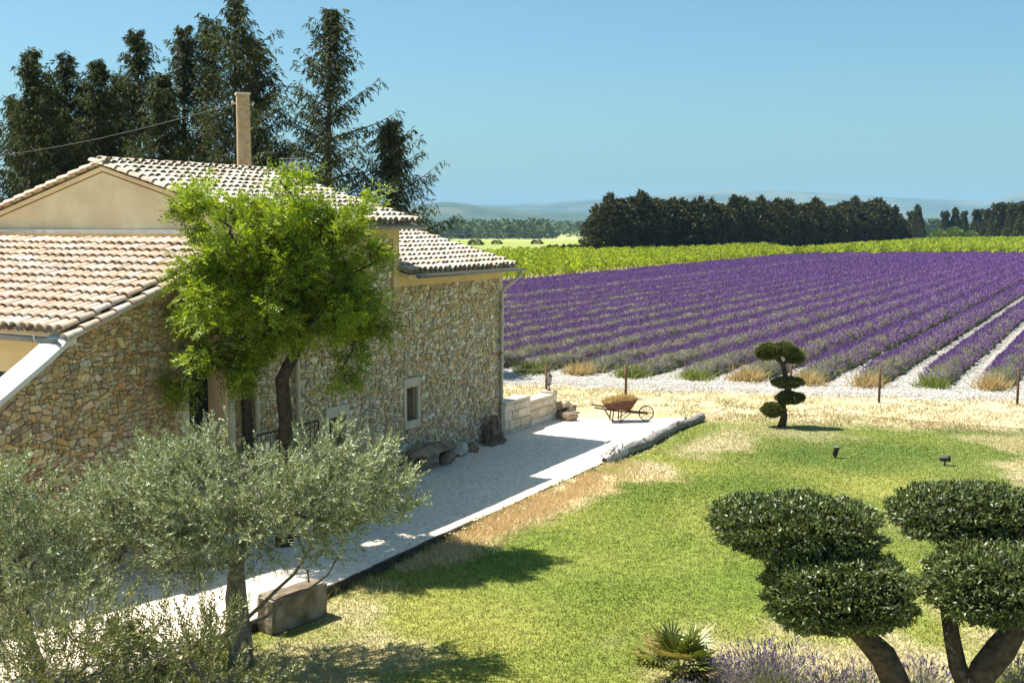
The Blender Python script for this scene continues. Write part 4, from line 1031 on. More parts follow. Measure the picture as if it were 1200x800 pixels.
# ------------------------------------------------------------------ lavender rows
def nth(k):
    w = ['first', 'second', 'third', 'fourth', 'fifth', 'sixth', 'seventh', 'eighth', 'ninth', 'tenth', 'eleventh', 'twelfth', 'thirteenth', 'fourteenth', 'fifteenth', 'sixteenth', 'seventeenth', 'eighteenth', 'nineteenth', 'twentieth']
    t = ['twenty-' + x for x in w[:9]]; return (w + t)[k - 1]
def lav_mesh(seed, length=200.0):
    r_ = np.random.default_rng(seed)
    # bushy grey-green mound along +Y
    ss = np.concatenate([np.arange(0, 40, .22), np.arange(40, 90, .5), np.arange(90, length + .1, 1.2)]); na = 9
    aa = np.linspace(-math.pi / 2, math.pi / 2, na); V_ = []
    wv = 1 + .18 * (vnoise(ss, 0 * ss + seed, .75) - .5) * 2; hv = 1 + .22 * (vnoise(ss, 0 * ss + seed + 40, .8) - .5) * 2
    hv[0] = .05; wv[0] = .3; hv[1] = .6; wv[1] = .75
    for i, s in enumerate(ss):
        k = 1 + .10 * r_.normal(size=na)
        V_.append(np.c_[.58 * wv[i] * np.sin(aa) * k, np.full(na, s), .46 * hv[i] * np.cos(aa) ** .7 * k - .02])
    idx = np.arange(len(ss) * na).reshape(len(ss), na)
    f0 = np.stack([idx[:-1, :-1], idx[1:, :-1], idx[1:, 1:], idx[:-1, 1:]], -1).reshape(-1, 4)
    v0 = np.concatenate(V_); c0 = mixcol((.13, .125, .085), (.19, .18, .12), len(v0), r_, .12)
    # spikes: density falls with distance from the row's near end, size grows a little
    def along(n, s0):
        t = r_.random(n); return s0 * (np.exp(t * math.log(1 + length / s0)) - 1)
    def dome(s, lo, hi, power):
        n = len(s); a = (r_.random(n) * 2 - 1); a = np.sign(a) * np.abs(a) ** power * hi
        w = .58 * np.interp(s, ss, wv); h = .46 * np.interp(s, ss, hv)
        return np.c_[w * np.sin(a), s, h * np.cos(a)], a
    n1 = 9500; s1 = along(n1, 16.0); p1, a1 = dome(s1, 0, 1.45, .9)
    g = 1 + s1 / 60
    d1_ = np.c_[np.sin(a1) * .9, r_.normal(0, .3, n1), np.cos(a1) + .25] + r_.normal(0, .22, (n1, 3))
    v1, f1, c1 = blades(p1 - .05 * unit(d1_), d1_, r_.uniform(.16, .34, n1), .022 * g, mixcol((.17, .19, .08), (.30, .30, .15), n1, r_, .15), r_)
    n2 = 25000; s2 = along(n2, 26.0); p2, a2 = dome(s2, 0, 1.3, 1.0)
    keep = (r_.random(n2) < smooth(0.2, 3.0, s2) * .75 + .25) & (r_.random(n2) < .4 + .6 * smooth(.35, .6, vnoise(s2, p2[:, 0] * 2 + seed, .9))  + smooth(40, 80, s2))
    keep &= (a2 < .15) | (r_.random(n2) < .40 + .60 * smooth(3, 20, s2))
    s2, p2, a2 = s2[keep], p2[keep], a2[keep]; n2 = len(s2); g = 1 + s2 / 50
    d2 = np.c_[np.sin(a2) * .8, r_.normal(0, .2, n2), np.cos(a2) + .3] + r_.normal(0, .16, (n2, 3)); d2 = unit(d2)
    st = r_.uniform(.10, .24, n2)[:, None]
    purple = mixcol((.14, .066, .225), (.26, .135, .345), len(s2), r_, .14)
    v2, f2, c2 = leaves(p2 + d2 * st, d2, r_.uniform(.07, .13, n2) * np.sqrt(g), .028 * g, purple, r_)
    return np_mesh('lavender_row', *(lambda m: (m[0], m[1]))(merge([(v0, f0, c0), (v1, f1, c1), (v2, f2, c2)])), M_lav, merge([(v0, f0, c0), (v1, f1, c1), (v2, f2, c2)])[2])
lav = [lav_mesh(s) for s in (51, 52, 53, 54)]
def clump_mesh(seed, dry):
    r_ = np.random.default_rng(seed); n = 420
    a = r_.uniform(0, 6.28, n); t = r_.random(n) ** .6 * 1.15; d = np.c_[np.cos(a) * np.sin(t), np.sin(a) * np.sin(t), np.cos(t)]
    c = mixcol((.40, .28, .11), (.54, .43, .23), n, r_, .12) if dry else mixcol((.15, .20, .04), (.28, .30, .08), n, r_, .12)
    v, f, cc = blades(np.c_[r_.normal(0, .22, n), r_.normal(0, .22, n), np.zeros(n)], d, r_.uniform(.3, .62, n), .035, c, r_)
    m = 60; d2 = unit(r_.normal(size=(m, 3)) + [0, 0, 1.2]); p2 = d2 * np.array([.45, .45, .5]); p2[:, 2] = np.abs(p2[:, 2])
    v2, f2, c2 = leaves(p2, d2, .1, .035, mixcol((.16, .09, .30), (.22, .14, .36), m if not dry else m, r_, .1), r_)
    if dry: return np_mesh('end_clump', v, f, M_straw, cc)
    V_, F_, C_ = merge([(v, f, cc), (v2, f2, c2)]); return np_mesh('end_clump', V_, F_, M_straw, C_)
cl_g = [clump_mesh(61, False), clump_mesh(62, False)]; cl_d = [clump_mesh(63, True), clump_mesh(64, True)]
rows_v = [-2.0 - 2.12 * k for k in range(18)]
v_ = rows_v[-1] - 3.9                                     # a wider pale strip is left between two rows
rows_v += [v_ - 2.12 * k for k in range(5)]
for k, v in enumerate(rows_v):
    us_ = float(u_lav(v)) + random.uniform(-.25, .35); ue = float(u_end(v))
    o = link('lavender_row', lav[k % 4]); o.location = W(us_ + .5, v, .01); o.rotation_euler = (0, 0, -TH); o.scale = (.86 if k < 4 else .98, (ue - us_ - .5) / 200.0, random.uniform(.95, 1.1))
    tag(o, 'purple lavender row, %s from the pale strip on its %s side' % ((nth(18 - k), 'lawn') if k < 18 else (nth(k - 17), 'vine')), 'lavender', 'lavender rows in the field')
    me = random.choice(cl_d if k in (1, 3, 4, 8) or random.random() < .15 else cl_g)
    if u_lav(v) < 60 and v > -26:
        c = link('end_clump', me, o); c.location = (random.uniform(-.2, .2), -.35, 0); c.rotation_euler = (0, 0, random.uniform(0, 6)); c.scale = (1.25, 1.25 / o.scale[1], random.uniform(1.0, 1.3))

# ------------------------------------------------------------------ vine rows
def vine_mesh(seed, length=60.0, n=5200, lw=.22):
    r_ = np.random.default_rng(seed); s = r_.random(n) * length
    k_ = np.floor(s / 1.25); jit = _perm[(k_.astype(int) * 7 + seed) % 256, seed % 256]; ds = (s - (k_ + .5) * 1.25) / .62
    bulge = np.sqrt(np.clip(1 - (ds * .86) ** 2, .06, 1)); hgt = (.95 + .75 * jit) * (.55 + .45 * bulge); wd = (.42 + .3 * jit) * bulge
    a = r_.uniform(-1.9, 1.9, n); rr = .8 + .28 * r_.random(n)
    P_ = np.c_[np.sin(a) * wd * rr, s, .62 * hgt + np.cos(a) * .45 * hgt * rr]
    A_ = np.c_[np.sin(a), r_.normal(0, .5, n), np.cos(a) + .2] + r_.normal(0, .5, (n, 3))
    clump = vnoise(s, P_[:, 0] * 2 + seed, .9)[:, None]
    c = mixcol((.19, .27, .025), (.38, .43, .045), n, r_, .14) * (.7 + .6 * clump)
    v, f, cc = leaves(P_, A_, r_.uniform(.7, 1.3, n) * lw * 1.3, r_.uniform(.7, 1.2, n) * lw, c, r_)
    m = int(length / 1.2); ps = np.c_[r_.normal(0, .04, m), np.arange(m) * 1.2 + r_.normal(0, .1, m), np.zeros(m)]
    v2, f2, c2 = blades(ps, np.tile([0, 0, 1.0], (m, 1)) + r_.normal(0, .1, (m, 3)), 1.0, .12, np.tile([.06, .045, .03], (m, 1)), r_)
    V_, F_, C_ = merge([(v, f, cc), (v2, f2, c2)]); return np_mesh('vine_row', V_, F_, M_leaf_vine, C_)
vn = [vine_mesh(s, 125.0, 9500) for s in (71, 72, 73)]; vf = [vine_mesh(s, 120.0, 6500, .32) for s in (74, 75)]
GV = 'vine rows beyond the lavender'
for k in range(17):                                        # beside the lavender
    v = -54.4 - 2.35 * k; o = link('vine_row', vn[k % 3]); u0 = -v / math.tan(TH) * 1.0 - 14; ln = [118, 124, 122, 125][k % 4]
    o.location = W(max(60, u0) + random.uniform(-1, 1), v, 0); o.rotation_euler = (0, 0, -TH); o.scale = (1, ln / 125 * (1.0 if k < 6 else 1.1), random.uniform(.95, 1.08))
    tag(o, 'bright green vine row beside the lavender, %s counted from the lavender edge' % nth(k + 1), 'vine row', GV)
for k in range(24):                                        # beyond the lavender's far end
    v = -53.0 + 2.35 * k; o = link('vine_row', vf[k % 2]); o.location = W(float(u_end(v)) + 3 + random.uniform(-1, 1) - (12 if v < -50 else 0), v, 0); o.rotation_euler = (0, 0, -TH)
    o.scale = (1, 1.3, random.uniform(.95, 1.08)); tag(o, 'green vine row past the lavender far end, %s from the windbreak side' % nth(k + 1), 'vine row', 'vine rows past the far end of the lavender')
sheet('vineyard_soil', np.arange(60, 400, 10.0), np.arange(-100, -51.9, 4.0), lambda x, y: 0 * x + .003, M_ground, lambda x, y: np.tile([.30, .24, .13], (len(x), 1)) * (.8 + .4 * fbm(x, y, 8.0))[:, None])

# ------------------------------------------------------------------ dark windbreak, far trees, hedge
def bush_mesh(seed, Ht, rx, n, pts_, lw, c0, c1, spike=.0):
    """a dense crown reaching the ground, built from leaf sprays; pts_ = profile (height share, radius share)"""
    r_ = np.random.default_rng(seed); t = r_.random(n) ** .85; a = r_.uniform(0, 6.2832, n)
    pr = np.interp(t, [p[0] for p in pts_], [p[1] for p in pts_])
    lump = .74 + .42 * fbm(np.cos(a) * 2 + seed * 3, np.sin(a) * 2 + t * Ht / 2.2, 1.0) + .16 * (vnoise(a * 2, t * Ht + seed, .6) - .5)
    rr = pr * rx * lump * (1 - np.abs(r_.normal(0, .12, n)))
    P_ = np.c_[np.cos(a) * rr, np.sin(a) * rr, t * Ht]
    if spike:
        m = 9
        for k in range(m):
            sel = r_.random(n) < .028; q = r_.uniform(0, 6.28); rd = rx * r_.uniform(.1, .62); h = Ht * r_.uniform(.86, 1.0) * (1 - .12 * (rd / rx))
            z = h + r_.random(sel.sum()) ** 1.6 * spike * r_.uniform(.6, 1.2); w = .38 * (1 - (z - h) / (spike * 1.3))
            P_[sel] = np.c_[math.cos(q) * rd + r_.normal(0, 1, sel.sum()) * w, math.sin(q) * rd + r_.normal(0, 1, sel.sum()) * w, z]
    A_ = np.c_[np.cos(a), np.sin(a), np.full(n, .5)] + r_.normal(0, .55, (n, 3))
    cl = fbm(np.cos(a) * 3 + seed, np.sin(a) * 3 + t * Ht / 1.2, 1.0)[:, None]
    c = mixcol(c0, c1, n, r_, .15) * (.55 + .9 * cl)
    return leaves(P_, A_, r_.uniform(.7, 1.4, n) * lw, r_.uniform(.5, .9, n) * lw * .62, c, r_)
def wind_proto(seed, **k):
    v, f, c = bush_mesh(seed, **k); return np_mesh('crown', v, f, M_leaf_con, c)
PROF_W = [(0, .62), (.1, .95), (.3, 1.0), (.6, .9), (.8, .66), (.93, .38), (1, .12)]
PROF_C = [(0, .8), (.12, 1.0), (.4, .78), (.7, .45), (1, .04)]
DK0, DK1 = (.022, .028, .011), (.11, .105, .042)
wp = [wind_proto(80 + k, Ht=9.6, rx=4.3, n=5200, pts_=PROF_W, lw=.75, c0=DK0, c1=DK1, spike=1.7) for k in range(5)]
cp = [wind_proto(90 + k, Ht=12.0, rx=3.0, n=4200, pts_=PROF_C, lw=.7, c0=DK0, c1=DK1, spike=1.6) for k in range(3)]
tk = MB(); tk.tube([(0, 0, -.2), (0.1, 0, 3), (0, .1, 6), (0, 0, 8.4)], [.28, .22, .15, .05], 7); trunk_me = tk.mesh('trunk', M_bark, True)
def far_tree(name, label, cat, group, loc, me, s, sz):
    root = empty(name, loc, random.uniform(0, 6.28)); root.scale = (s, s, sz); tag(root, label, cat, group)
    link('crown', me, root); link('trunk', trunk_me, root); return root
ga = ground(712, 300); gb = ground(1046, 286.5); ng = 27
for k in range(ng):
    t = (k + random.uniform(-.22, .22)) / (ng - 1); p = ga + (gb - ga) * t
    s = random.uniform(.95, 1.2) * (1.0 + .12 * t)
    zz = random.uniform(.88, 1.08) * (1.02 + .08 * t)
    if k == ng - 1: zz *= .85
    if k == 0: zz *= .92
    far_tree('windbreak_tree', 'dark evergreen, %s in the dense windbreak counted from its meadow end' % nth(k + 1), 'tree', 'dark evergreen windbreak', (p[0] + random.uniform(-1.2, 1.2), p[1] + random.uniform(-1.5, 1.5), -.1), wp[k % 5], s, zz)
for kq, (px, py, D, zz, s, i) in enumerate([(1076, 244, 400, 1, 1, 0), (1068, 250, 410, 1, .9, 1), (1108, 249, 430, 1, .9, 2), (1120, 247, 430, 1, 1, 0), (1130, 250, 440, 1, .9, 1), (1146, 247, 430, 1, 1.1, 2), (1158, 248, 425, 1, 1.0, 0), (1170, 241, 400, 1, 1.2, 1), (1180, 240, 400, 1, 1.2, 2), (1189, 243, 380, 1, 1.2, 0), (1203, 240, 360, 1, 1.3, 1)]):
    tip = at(px, py, D); z0 = -.3 - 8.0 * float(smooth(320, 1000, np.hypot(tip[0], D))); h = tip[2] - z0
    far_tree('cypress_tree', ['broad cone-shaped cypress standing just past the end of the windbreak', 'slim cypress squeezed between the windbreak end and the broad cypress', 'slim dark cypress first behind the light green bushes', 'pointed cypress second behind the light green bushes', 'slim cypress third behind the light green bushes', 'cypress beside the light green bushes, on the side away from the windbreak', 'dark cypress next after the light green bushes, touching its neighbour', 'first of the tall dense far cypresses', 'second of the tall dense far cypresses', 'third of the tall dense far cypresses, nearer the vines', 'largest dark cypress at the vine edge, past the tall dense ones'][kq], 'tree', 'cypresses past the windbreak', (tip[0], D, z0), cp[i], s * h / 12, h / 12)
gb_me = wind_proto(97, Ht=4.0, rx=3.4, n=1400, pts_=[(0, .7), (.3, 1), (.7, .8), (1, .2)], lw=.7, c0=(.09, .14, .03), c1=(.17, .22, .06))
for (px, D, s, lb) in [(1118, 420, 1.1, 'largest light green bush at the foot of the far cypresses'), (1100, 415, .9, 'light green bush on the windbreak side of the largest one'), (1138, 418, .8, 'smallest light green bush at the foot of the far cypresses')]:
    p = at(px, 270, D); o = link('bush', gb_me); o.location = (p[0], D, -.4); o.scale = (s, s, s); tag(o, lb, 'bush', 'green bushes before the cypresses')
hd = wind_proto(98, Ht=2.6, rx=1.6, n=500, pts_=[(0, .9), (.5, 1), (1, .5)], lw=.6, c0=(.03, .045, .014), c1=(.08, .10, .03))
def hedge(name, label, pxa, pxb_, n, sc):
    a, b = ground(*pxa), ground(*pxb_); root = empty(name, (a[0], a[1], 0)); tag(root, label, 'hedge'); 
    for k in range(n):
        p = a + (b - a) * k / max(1, n - 1); o = link('shrub', hd, root); o.location = (p[0] - a[0], p[1] - a[1] + random.uniform(-.5, .5), -.05); o.rotation_euler = (0, 0, random.uniform(0, 6)); o.scale = (sc, sc, sc * random.uniform(.8, 1.05))
hedge('hedge', 'low dark hedge beside the windbreak in the far meadow', (648, 301), (692, 300), 9, .78)
hedge('hedge', 'very low dark hedge strip edging the vines, beyond the wing roof', (585, 302), (645, 301), 13, .36)
for (px, py, s, lb) in [(557, 287, .75, 'small round dark bush alone in the far meadow above the tiled wing roof'), (629, 286, .6, 'dark bush in the far meadow beyond the low hedge'), (582, 286, .55, 'flat dark bush in the middle of the far meadow')]:
    p = ground(px, py); o = link('bush', hd); o.location = (p[0], p[1], -.9 * s); o.scale = (s * 1.6, s * 1.6, s); tag(o, lb, 'bush')
# far wood across the plain, one hazy mass
def far_wood():
    r_ = np.random.default_rng(5); parts = []
    protos = [bush_mesh(100 + k, 11.0, 4.0, 56, PROF_W if k < 2 else PROF_C, 3.6, (.03, .05, .02), (.09, .12, .04)) for k in range(4)]
    for k in range(2000):
        d = r_.uniform(1000, 2600) if k > 700 else r_.uniform(960, 1120); ang = r_.uniform(-.5, .62); x = d * math.tan(ang)
        if d > 1150 and fbm(np.array([x]), np.array([d]), 160.)[0] < .5: continue
        if d <= 1150 and vnoise(np.array([x]), np.array([0.0]), 60.)[0] < .32: continue
        i = r_.integers(0, 4) if r_.random() < .6 else 0; v, f, c = protos[i]; s = r_.uniform(.7, 1.5); sw = s * (1.2 if i < 2 else .8)
        parts.append((v * np.array([sw, sw, s]) + np.array([x, d, -8.5]), f, c * r_.uniform(.7, 1.3)))
    V_, F_, C_ = merge(parts); tag(link('far_wood', np_mesh('far_wood', V_, [np.concatenate(F_)], M_leaf_con, C_)), 'hazy belt of distant trees across the plain', 'wood', kind='stuff')
far_wood()

# ------------------------------------------------------------------ grass
def lawn_grass():
    r_ = np.random.default_rng(12)
    n = 460000
    y = 12.0 + 23.5 * r_.random(n) ** 1.25; x = r_.uniform(-.36, .5, n) * y
    u = x * D1[0] + y * D1[1]; v = x * D2[0] + y * D2[1]
    ok = (v > -11.36) & (v < 13) & (u < 35.9); x, y, u, v = x[ok], y[ok], u[ok], v[ok]
    c = gcol(x, y); g = (c[:, 1] - .9 * c[:, 0]); dry = 1 - smooth(-.06, .02, g)
    keep = r_.random(len(x)) > dry * .45; x, y, c, dry = x[keep], y[keep], c[keep], dry[keep]
    n = len(x); z = lawn_z(x, y)
    A_ = r_.normal(0, .55, (n, 3)); A_[:, 2] = 1
    h = r_.uniform(.018, .046, n) * (1 + .6 * dry) * (.8 + .6 * fbm(x, y, 1.7))
    cc = c * np.array([1.0, 1.0, .9]) * r_.uniform(.86, 1.18, (n, 1))
    v_, f_, c_ = blades(np.c_[x, y, z - .004], A_, h, r_.uniform(.009, .017, n) * (.75 + y / 40), cc, r_)
    tag(link('lawn_grass', np_mesh('lawn_grass', v_, f_, M_grass, c_)), 'mown green lawn with scorched straw patches', 'grass', kind='stuff')
    # straw and weeds of the track, standing a little higher
    n = 60000; uu = r_.uniform(31, 45, n); vv = r_.uniform(-28, 4, n); x = uu * D1[0] + vv * D2[0]; y = uu * D1[1] + vv * D2[1]
    ok = (uu < u_straw(vv) + .4 + r_.normal(0, .5, n)) & ~((vv < -11.3) & (uu < 33.2)) & (uu > u_lawn(vv) - 1) & (vnoise(x, y, .5) > .42 + .1 * r_.normal(size=n)) & (np.abs(x) < .5 * y)
    x, y = x[ok], y[ok]; n = len(x); A_ = r_.normal(0, .6, (n, 3)); A_[:, 2] = 1
    w = (fbm(x, y, 2.0) > .55)[:, None] & (r_.random((n, 1)) < .5)
    c = np.where(w, mixcol((.24, .25, .07), (.34, .33, .12), n, r_, .12), mixcol((.38, .29, .14), (.50, .41, .25), n, r_, .1))
    v_, f_, c_ = blades(np.c_[x, y, np.full(n, .005)], A_, r_.uniform(.05, .13, n), r_.uniform(.02, .04, n), c, r_)
    tag(link('track_straw', np_mesh('track_straw', v_, f_, M_straw, c_)), 'dry straw and weeds on the strip before the field', 'dry grass', kind='stuff')
    # long scorched grass along the edge of the yard
    n = 18000; uu = r_.normal(21.0, 3.0, n); vv = -11.35 + np.abs(r_.normal(0, .55, n)); x = uu * D1[0] + vv * D2[0]; y = uu * D1[1] + vv * D2[1]
    ok = (uu > 15) & (uu < 26.5) & (vnoise(x, y, .45) > .3); x, y = x[ok], y[ok]; n = len(x); A_ = r_.normal(0, .7, (n, 3)); A_[:, 2] = 1
    c = mixcol((.56, .41, .20), (.74, .60, .38), n, r_, .12)
    v_, f_, c_ = blades(np.c_[x, y, lawn_z(x, y) - .005], A_, r_.uniform(.05, .13, n), r_.uniform(.012, .024, n), c, r_)
    tag(link('scorched_grass', np_mesh('scorched_grass', v_, f_, M_straw, c_)), 'long scorched straw-coloured grass along the edge of the gravel yard', 'dry grass', kind='stuff')
lawn_grass()
# pebbles over the yard and the stony strip
def pebbles(name, label, uv_ok, n, seed, size, c0, c1, ur, vr):
    r_ = np.random.default_rng(seed); u = r_.uniform(*ur, n); v = r_.uniform(*vr, n); ok = uv_ok(u, v); u, v = u[ok], v[ok]; n = len(u)
    P_ = np.c_[u * D1[0] + v * D2[0], u * D1[1] + v * D2[1], np.full(n, .03)]
    oct_ = np.array([[1, 0, 0], [0, 1, 0], [-1, 0, 0], [0, -1, 0], [0, 0, .7], [0, 0, -.7]], float)
    of = np.array([[0, 1, 4], [1, 2, 4], [2, 3, 4], [3, 0, 4]])
    a = r_.uniform(0, 6.28, n); s = r_.uniform(*size, n); q = oct_[None] * s[:, None, None] * r_.uniform(.6, 1.3, (n, 1, 3)); ca, sa = np.cos(a)[:, None], np.sin(a)[:, None]
    X = q[..., 0] * ca - q[..., 1] * sa; Y = q[..., 0] * sa + q[..., 1] * ca
    V_ = (np.stack([X, Y, q[..., 2]], -1) + P_[:, None]).reshape(-1, 3); F_ = (of[None] + 6 * np.arange(n)[:, None, None]).reshape(-1, 3)
    tag(link(name, np_mesh(name, V_, F_, M_ground, np.repeat(mixcol(c0, c1, n, r_, .1), 6, 0))), label, 'gravel', kind='stuff')
pebbles('field_stones', 'white stones strewn between the straw and the lavender', lambda u, v: (u > u_straw(v) - .3) & (u < u_lav(v) + 14), 26000, 41, (.02, .06), (.31, .29, .26), (.48, .46, .42), (36, 58), (-24, 1))
pebbles('yard_pebbles', 'loose pebbles on the pale gravel yard', lambda u, v: (u < 31) & ((v < -11.45) | (np.random.default_rng(3).random(len(u)) < np.exp((-11.45 - v) * 4) * (u > 18))), 18000, 42, (.008, .022), (.46, .38, .28), (.84, .71, .56), (9, 31), (-15.3, -10.7))

# ------------------------------------------------------------------ yard things
def litter():
    r_ = np.random.default_rng(77); n = 1500; u = r_.normal(18.5, 4.5, n); v = -15.2 + np.abs(r_.normal(0, 1.7, n)); ok = (v < -11.5) & (u > 9) & (u < 31); u, v = u[ok], v[ok]; n = len(u)
    a = r_.normal(0, 1, (n, 3)); a[:, 2] *= .15
    v_, f_, c_ = leaves(np.c_[u * D1[0] + v * D2[0], u * D1[1] + v * D2[1], np.full(n, .055)], a, r_.uniform(.03, .07, n), r_.uniform(.018, .03, n), mixcol((.16, .11, .05), (.34, .28, .10), n, r_, .2), r_, np.tile([0, 0, 1.0], (n, 1)) + r_.normal(0, .2, (n, 3)))
    tag(link('fallen_leaves', np_mesh('fallen_leaves', v_, f_, M_straw, c_)), 'dry fallen leaves scattered over the gravel yard', 'leaves', kind='stuff')
    P_ = []
    for _ in range(60): uu, vv = r_.uniform(8, 26), -11.33 + r_.normal(0, .05); P_.append(np.c_[np.full(26, uu) + r_.normal(0, .06, 26), np.full(26, vv) + r_.normal(0, .05, 26)])
    P_ = np.concatenate(P_); n = len(P_); x = P_[:, 0] * D1[0] + P_[:, 1] * D2[0]; y = P_[:, 0] * D1[1] + P_[:, 1] * D2[1]; a = r_.normal(0, .45, (n, 3)); a[:, 2] = 1
    v_, f_, c_ = blades(np.c_[x, y, lawn_z(x, y)], a, r_.uniform(.08, .22, n), r_.uniform(.01, .018, n), mixcol((.15, .19, .04), (.42, .36, .16), n, r_, .15), r_)
    tag(link('kerb_weeds', np_mesh('kerb_weeds', v_, f_, M_straw, c_)), 'tufts of uncut grass and weeds along the dark timber edging', 'weeds', kind='stuff')
litter()
def thing(name, label, cat, u, v, z=0.0, rz=None, group=None):
    o = empty(name, W(u, v, z), -TH if rz is None else rz); return tag(o, label, cat, group)
# kerb: dark timber edging, board by board
kb = thing('kerb_edging', 'dark timber edging between the gravel yard and the lawn', 'edging', 3.0, -11.4)
u = 0.0
while u < 16.2:
    ln = random.uniform(1.6, 2.2); m_ = MB(); m_.rbox(-.035 + random.uniform(-.008, .008), .035, u, u + ln - .012, -.35, .045 + random.uniform(-.012, .012), .008, .004); m_.build('board', M_bark_d, kb); u += ln
# stone block
sb = thing('stone_block', 'weathered rectangular stone block lying on the lawn edge under the olive limbs', 'stone block', 13.3, -11.08, -.14, -TH - R(9))
import bmesh
def rough_block(sx, sy, sz, seed, mat, name, parent, amp=.02):
    bm = bmesh.new(); bmesh.ops.create_cube(bm, size=1.0); bmesh.ops.bevel(bm, geom=bm.edges[:], offset=.05, segments=2, affect='EDGES'); bmesh.ops.subdivide_edges(bm, edges=bm.edges[:], cuts=3, use_grid_fill=True)
    for v in bm.verts:
        p = v.co; k = amp * (float(fbm(np.array([p.x * 5 + seed]), np.array([p.y * 5 + p.z * 6.1]), 1.0)[0]) - .5) * 2.4
        v.co = Vector((p.x * sx * (1 + k * 1.2), p.y * sy * (1 + k), (p.z + .5) * sz * (1 + k)))
    me = bpy.data.meshes.new(name); bm.to_mesh(me); bm.free(); me.materials.append(mat); return link(name, me, parent)
rough_block(.36, 1.12, .56, 3, M_block, 'block', sb, .05)
o = link('stone', rock_mesh('stone', M_rock, .07, .07, .06, 77)); o.location = W(14.05, -11.62, .03); tag(o, 'small loose stone lying on the gravel behind the weathered block', 'stone')
# stone bench
bn = thing('stone_bench', 'low bench of one rough stone slab on stone feet against the wall', 'bench', 23.25, -14.85, .03)
s_ = link('slab', rock_mesh('slab', M_rock, .36, 1.02, .15, 14, rough=.1), bn); s_.location = (0, 0, .33)
for (dy, a) in ((-.55, 15), (.5, 16)):
    s_ = link('foot', rock_mesh('foot', M_rock, .22, .26, .21, a), bn); s_.location = (0.05, dy, -.03)
for (u, v, sx, sy, sz, sd, lb) in [(24.75, -15.0, .2, .26, .22, 21, 'square ochre stone lying between the bench and the tree stump'), (25.35, -14.98, .17, .2, .17, 22, 'small dark round stone next to the tree stump'), (22.2, -14.72, .16, .2, .09, 23, 'flat grey stone lying in front of the stone bench'), (30.9, -14.85, .28, .25, .17, 24, 'dark mossy stone at the foot of the low wall end')]:
    o = link('stone', rock_mesh('stone', M_rock if sd != 21 else M_lime, sx, sy, sz, sd)); o.location = W(u, v, .0); o.rotation_euler = (0, 0, -TH + random.uniform(-.3, .3)); tag(o, lb, 'stone')
# old stump leaning on the wall
stp = thing('tree_stump', 'gnarled brown tree stump leaning against the wall by the downpipe', 'stump', 26.55, -15.02, 0); stp.scale = (.85, .85, .9)
M_stump = noise_rough('stump_wood', (.09, .06, .04), (.26, .19, .13), 6, .95, .9, 16, dist=.04, c2=(.16, .11, .075))
def stump():
    m_ = MB(); n = 22; prof = [(-.05, .46), (.06, .45), (.14, .40), (.25, .36), (.36, .31), (.48, .29), (.6, .27), (.72, .24), (.82, .19), (.88, .10)]; v_ = []; f_ = []
    for (z, r_) in prof:
        for k in range(n):
            w = 2 * math.pi * k / n; rr = r_ * (1 + .20 * math.sin(k * 1.7 + z * 2) * (1.1 - z * .5) + random.uniform(-.12, .12)); v_.append((rr * math.cos(w) * .62 - .05 * z, rr * math.sin(w) * 1.05 + .12 * z, z))
    for i in range(len(prof) - 1):
        for k in range(n): k2 = (k + 1) % n; f_.append((i * n + k, i * n + k2, (i + 1) * n + k2, (i + 1) * n + k))
    f_.append(tuple((len(prof) - 1) * n + k for k in range(n))); m_.add(v_, f_); m_.build('stump', M_stump, stp)
    for (dx, dy, l_) in ((.1, .55, .35), (.2, -.45, .3), (.26, .15, .25)):
        q = MB(); q.tube([(dx * .3, dy * .4, .22), (dx * .8, dy * .9, .08), (dx * 1.2, dy * 1.3, -.02)], [.11, .08, .03], 7, True, .1); q.build('root', M_stump, stp)
stump()
# low ashlar wall past the house
lw = thing('low_wall', 'low wall of squared pale limestone blocks with a stepped top', 'wall', 27.66, -15.52)
def ashlar(y0, y1, ztop, seed):
    r_ = random.Random(seed); z = -.05; course = 0; hs = []
    hs = [r_.uniform(.22, .32) for _ in range(8)]
    tot = 0; k = 0
    while tot < ztop + .05 - .12: tot += hs[k]; k += 1
    sc_ = (ztop + .05 - .10) / tot
    for i in range(k):
        h = hs[i] * sc_; y = y0
        while y < y1 - .01:
            ln = r_.uniform(.28, .62); ln = ln if y1 - (y + ln) > .2 else y1 - y
            m_ = MB(); p = r_.uniform(0, .018); m_.rbox(-.22 - p, .22 + p, y + .005, y + ln - .005, z + .005, z + h - .005, .018, .006); m_.build('block', M_ash[r_.randrange(3)], lw); y += ln
        z += h
    y = y0
    while y < y1 - .01:
        ln = r_.uniform(.5, .9); ln = ln if y1 - (y + ln) > .35 else y1 - y
        m_ = MB(); m_.rbox(-.245, .245, y + .003, y + ln - .003, z + .004, z + .10, .015, .004); m_.build('coping', M_lime, lw); y += ln
    c = MB(); c.box(-.19, .19, y0 + .01, y1 - .01, -.05, z); c.build('core', M_mortar, lw)
M_ash = [noise_rough('ashlar_a', (.48, .40, .27), (.62, .54, .40), 4, .92, .5, 22), noise_rough('ashlar_b', (.40, .33, .22), (.56, .48, .35), 4, .92, .5, 22), noise_rough('ashlar_c', (.55, .48, .36), (.68, .61, .48), 4, .92, .5, 22)]
ashlar(.0, 1.55, .98, 1); ashlar(1.56, 3.05, .82, 2); ashlar(3.06, 3.32, .9, 3)
rw = thing('rubble_wall', 'short tumbling end of rough rubble beyond the limestone wall', 'wall', 31.0, -15.5)
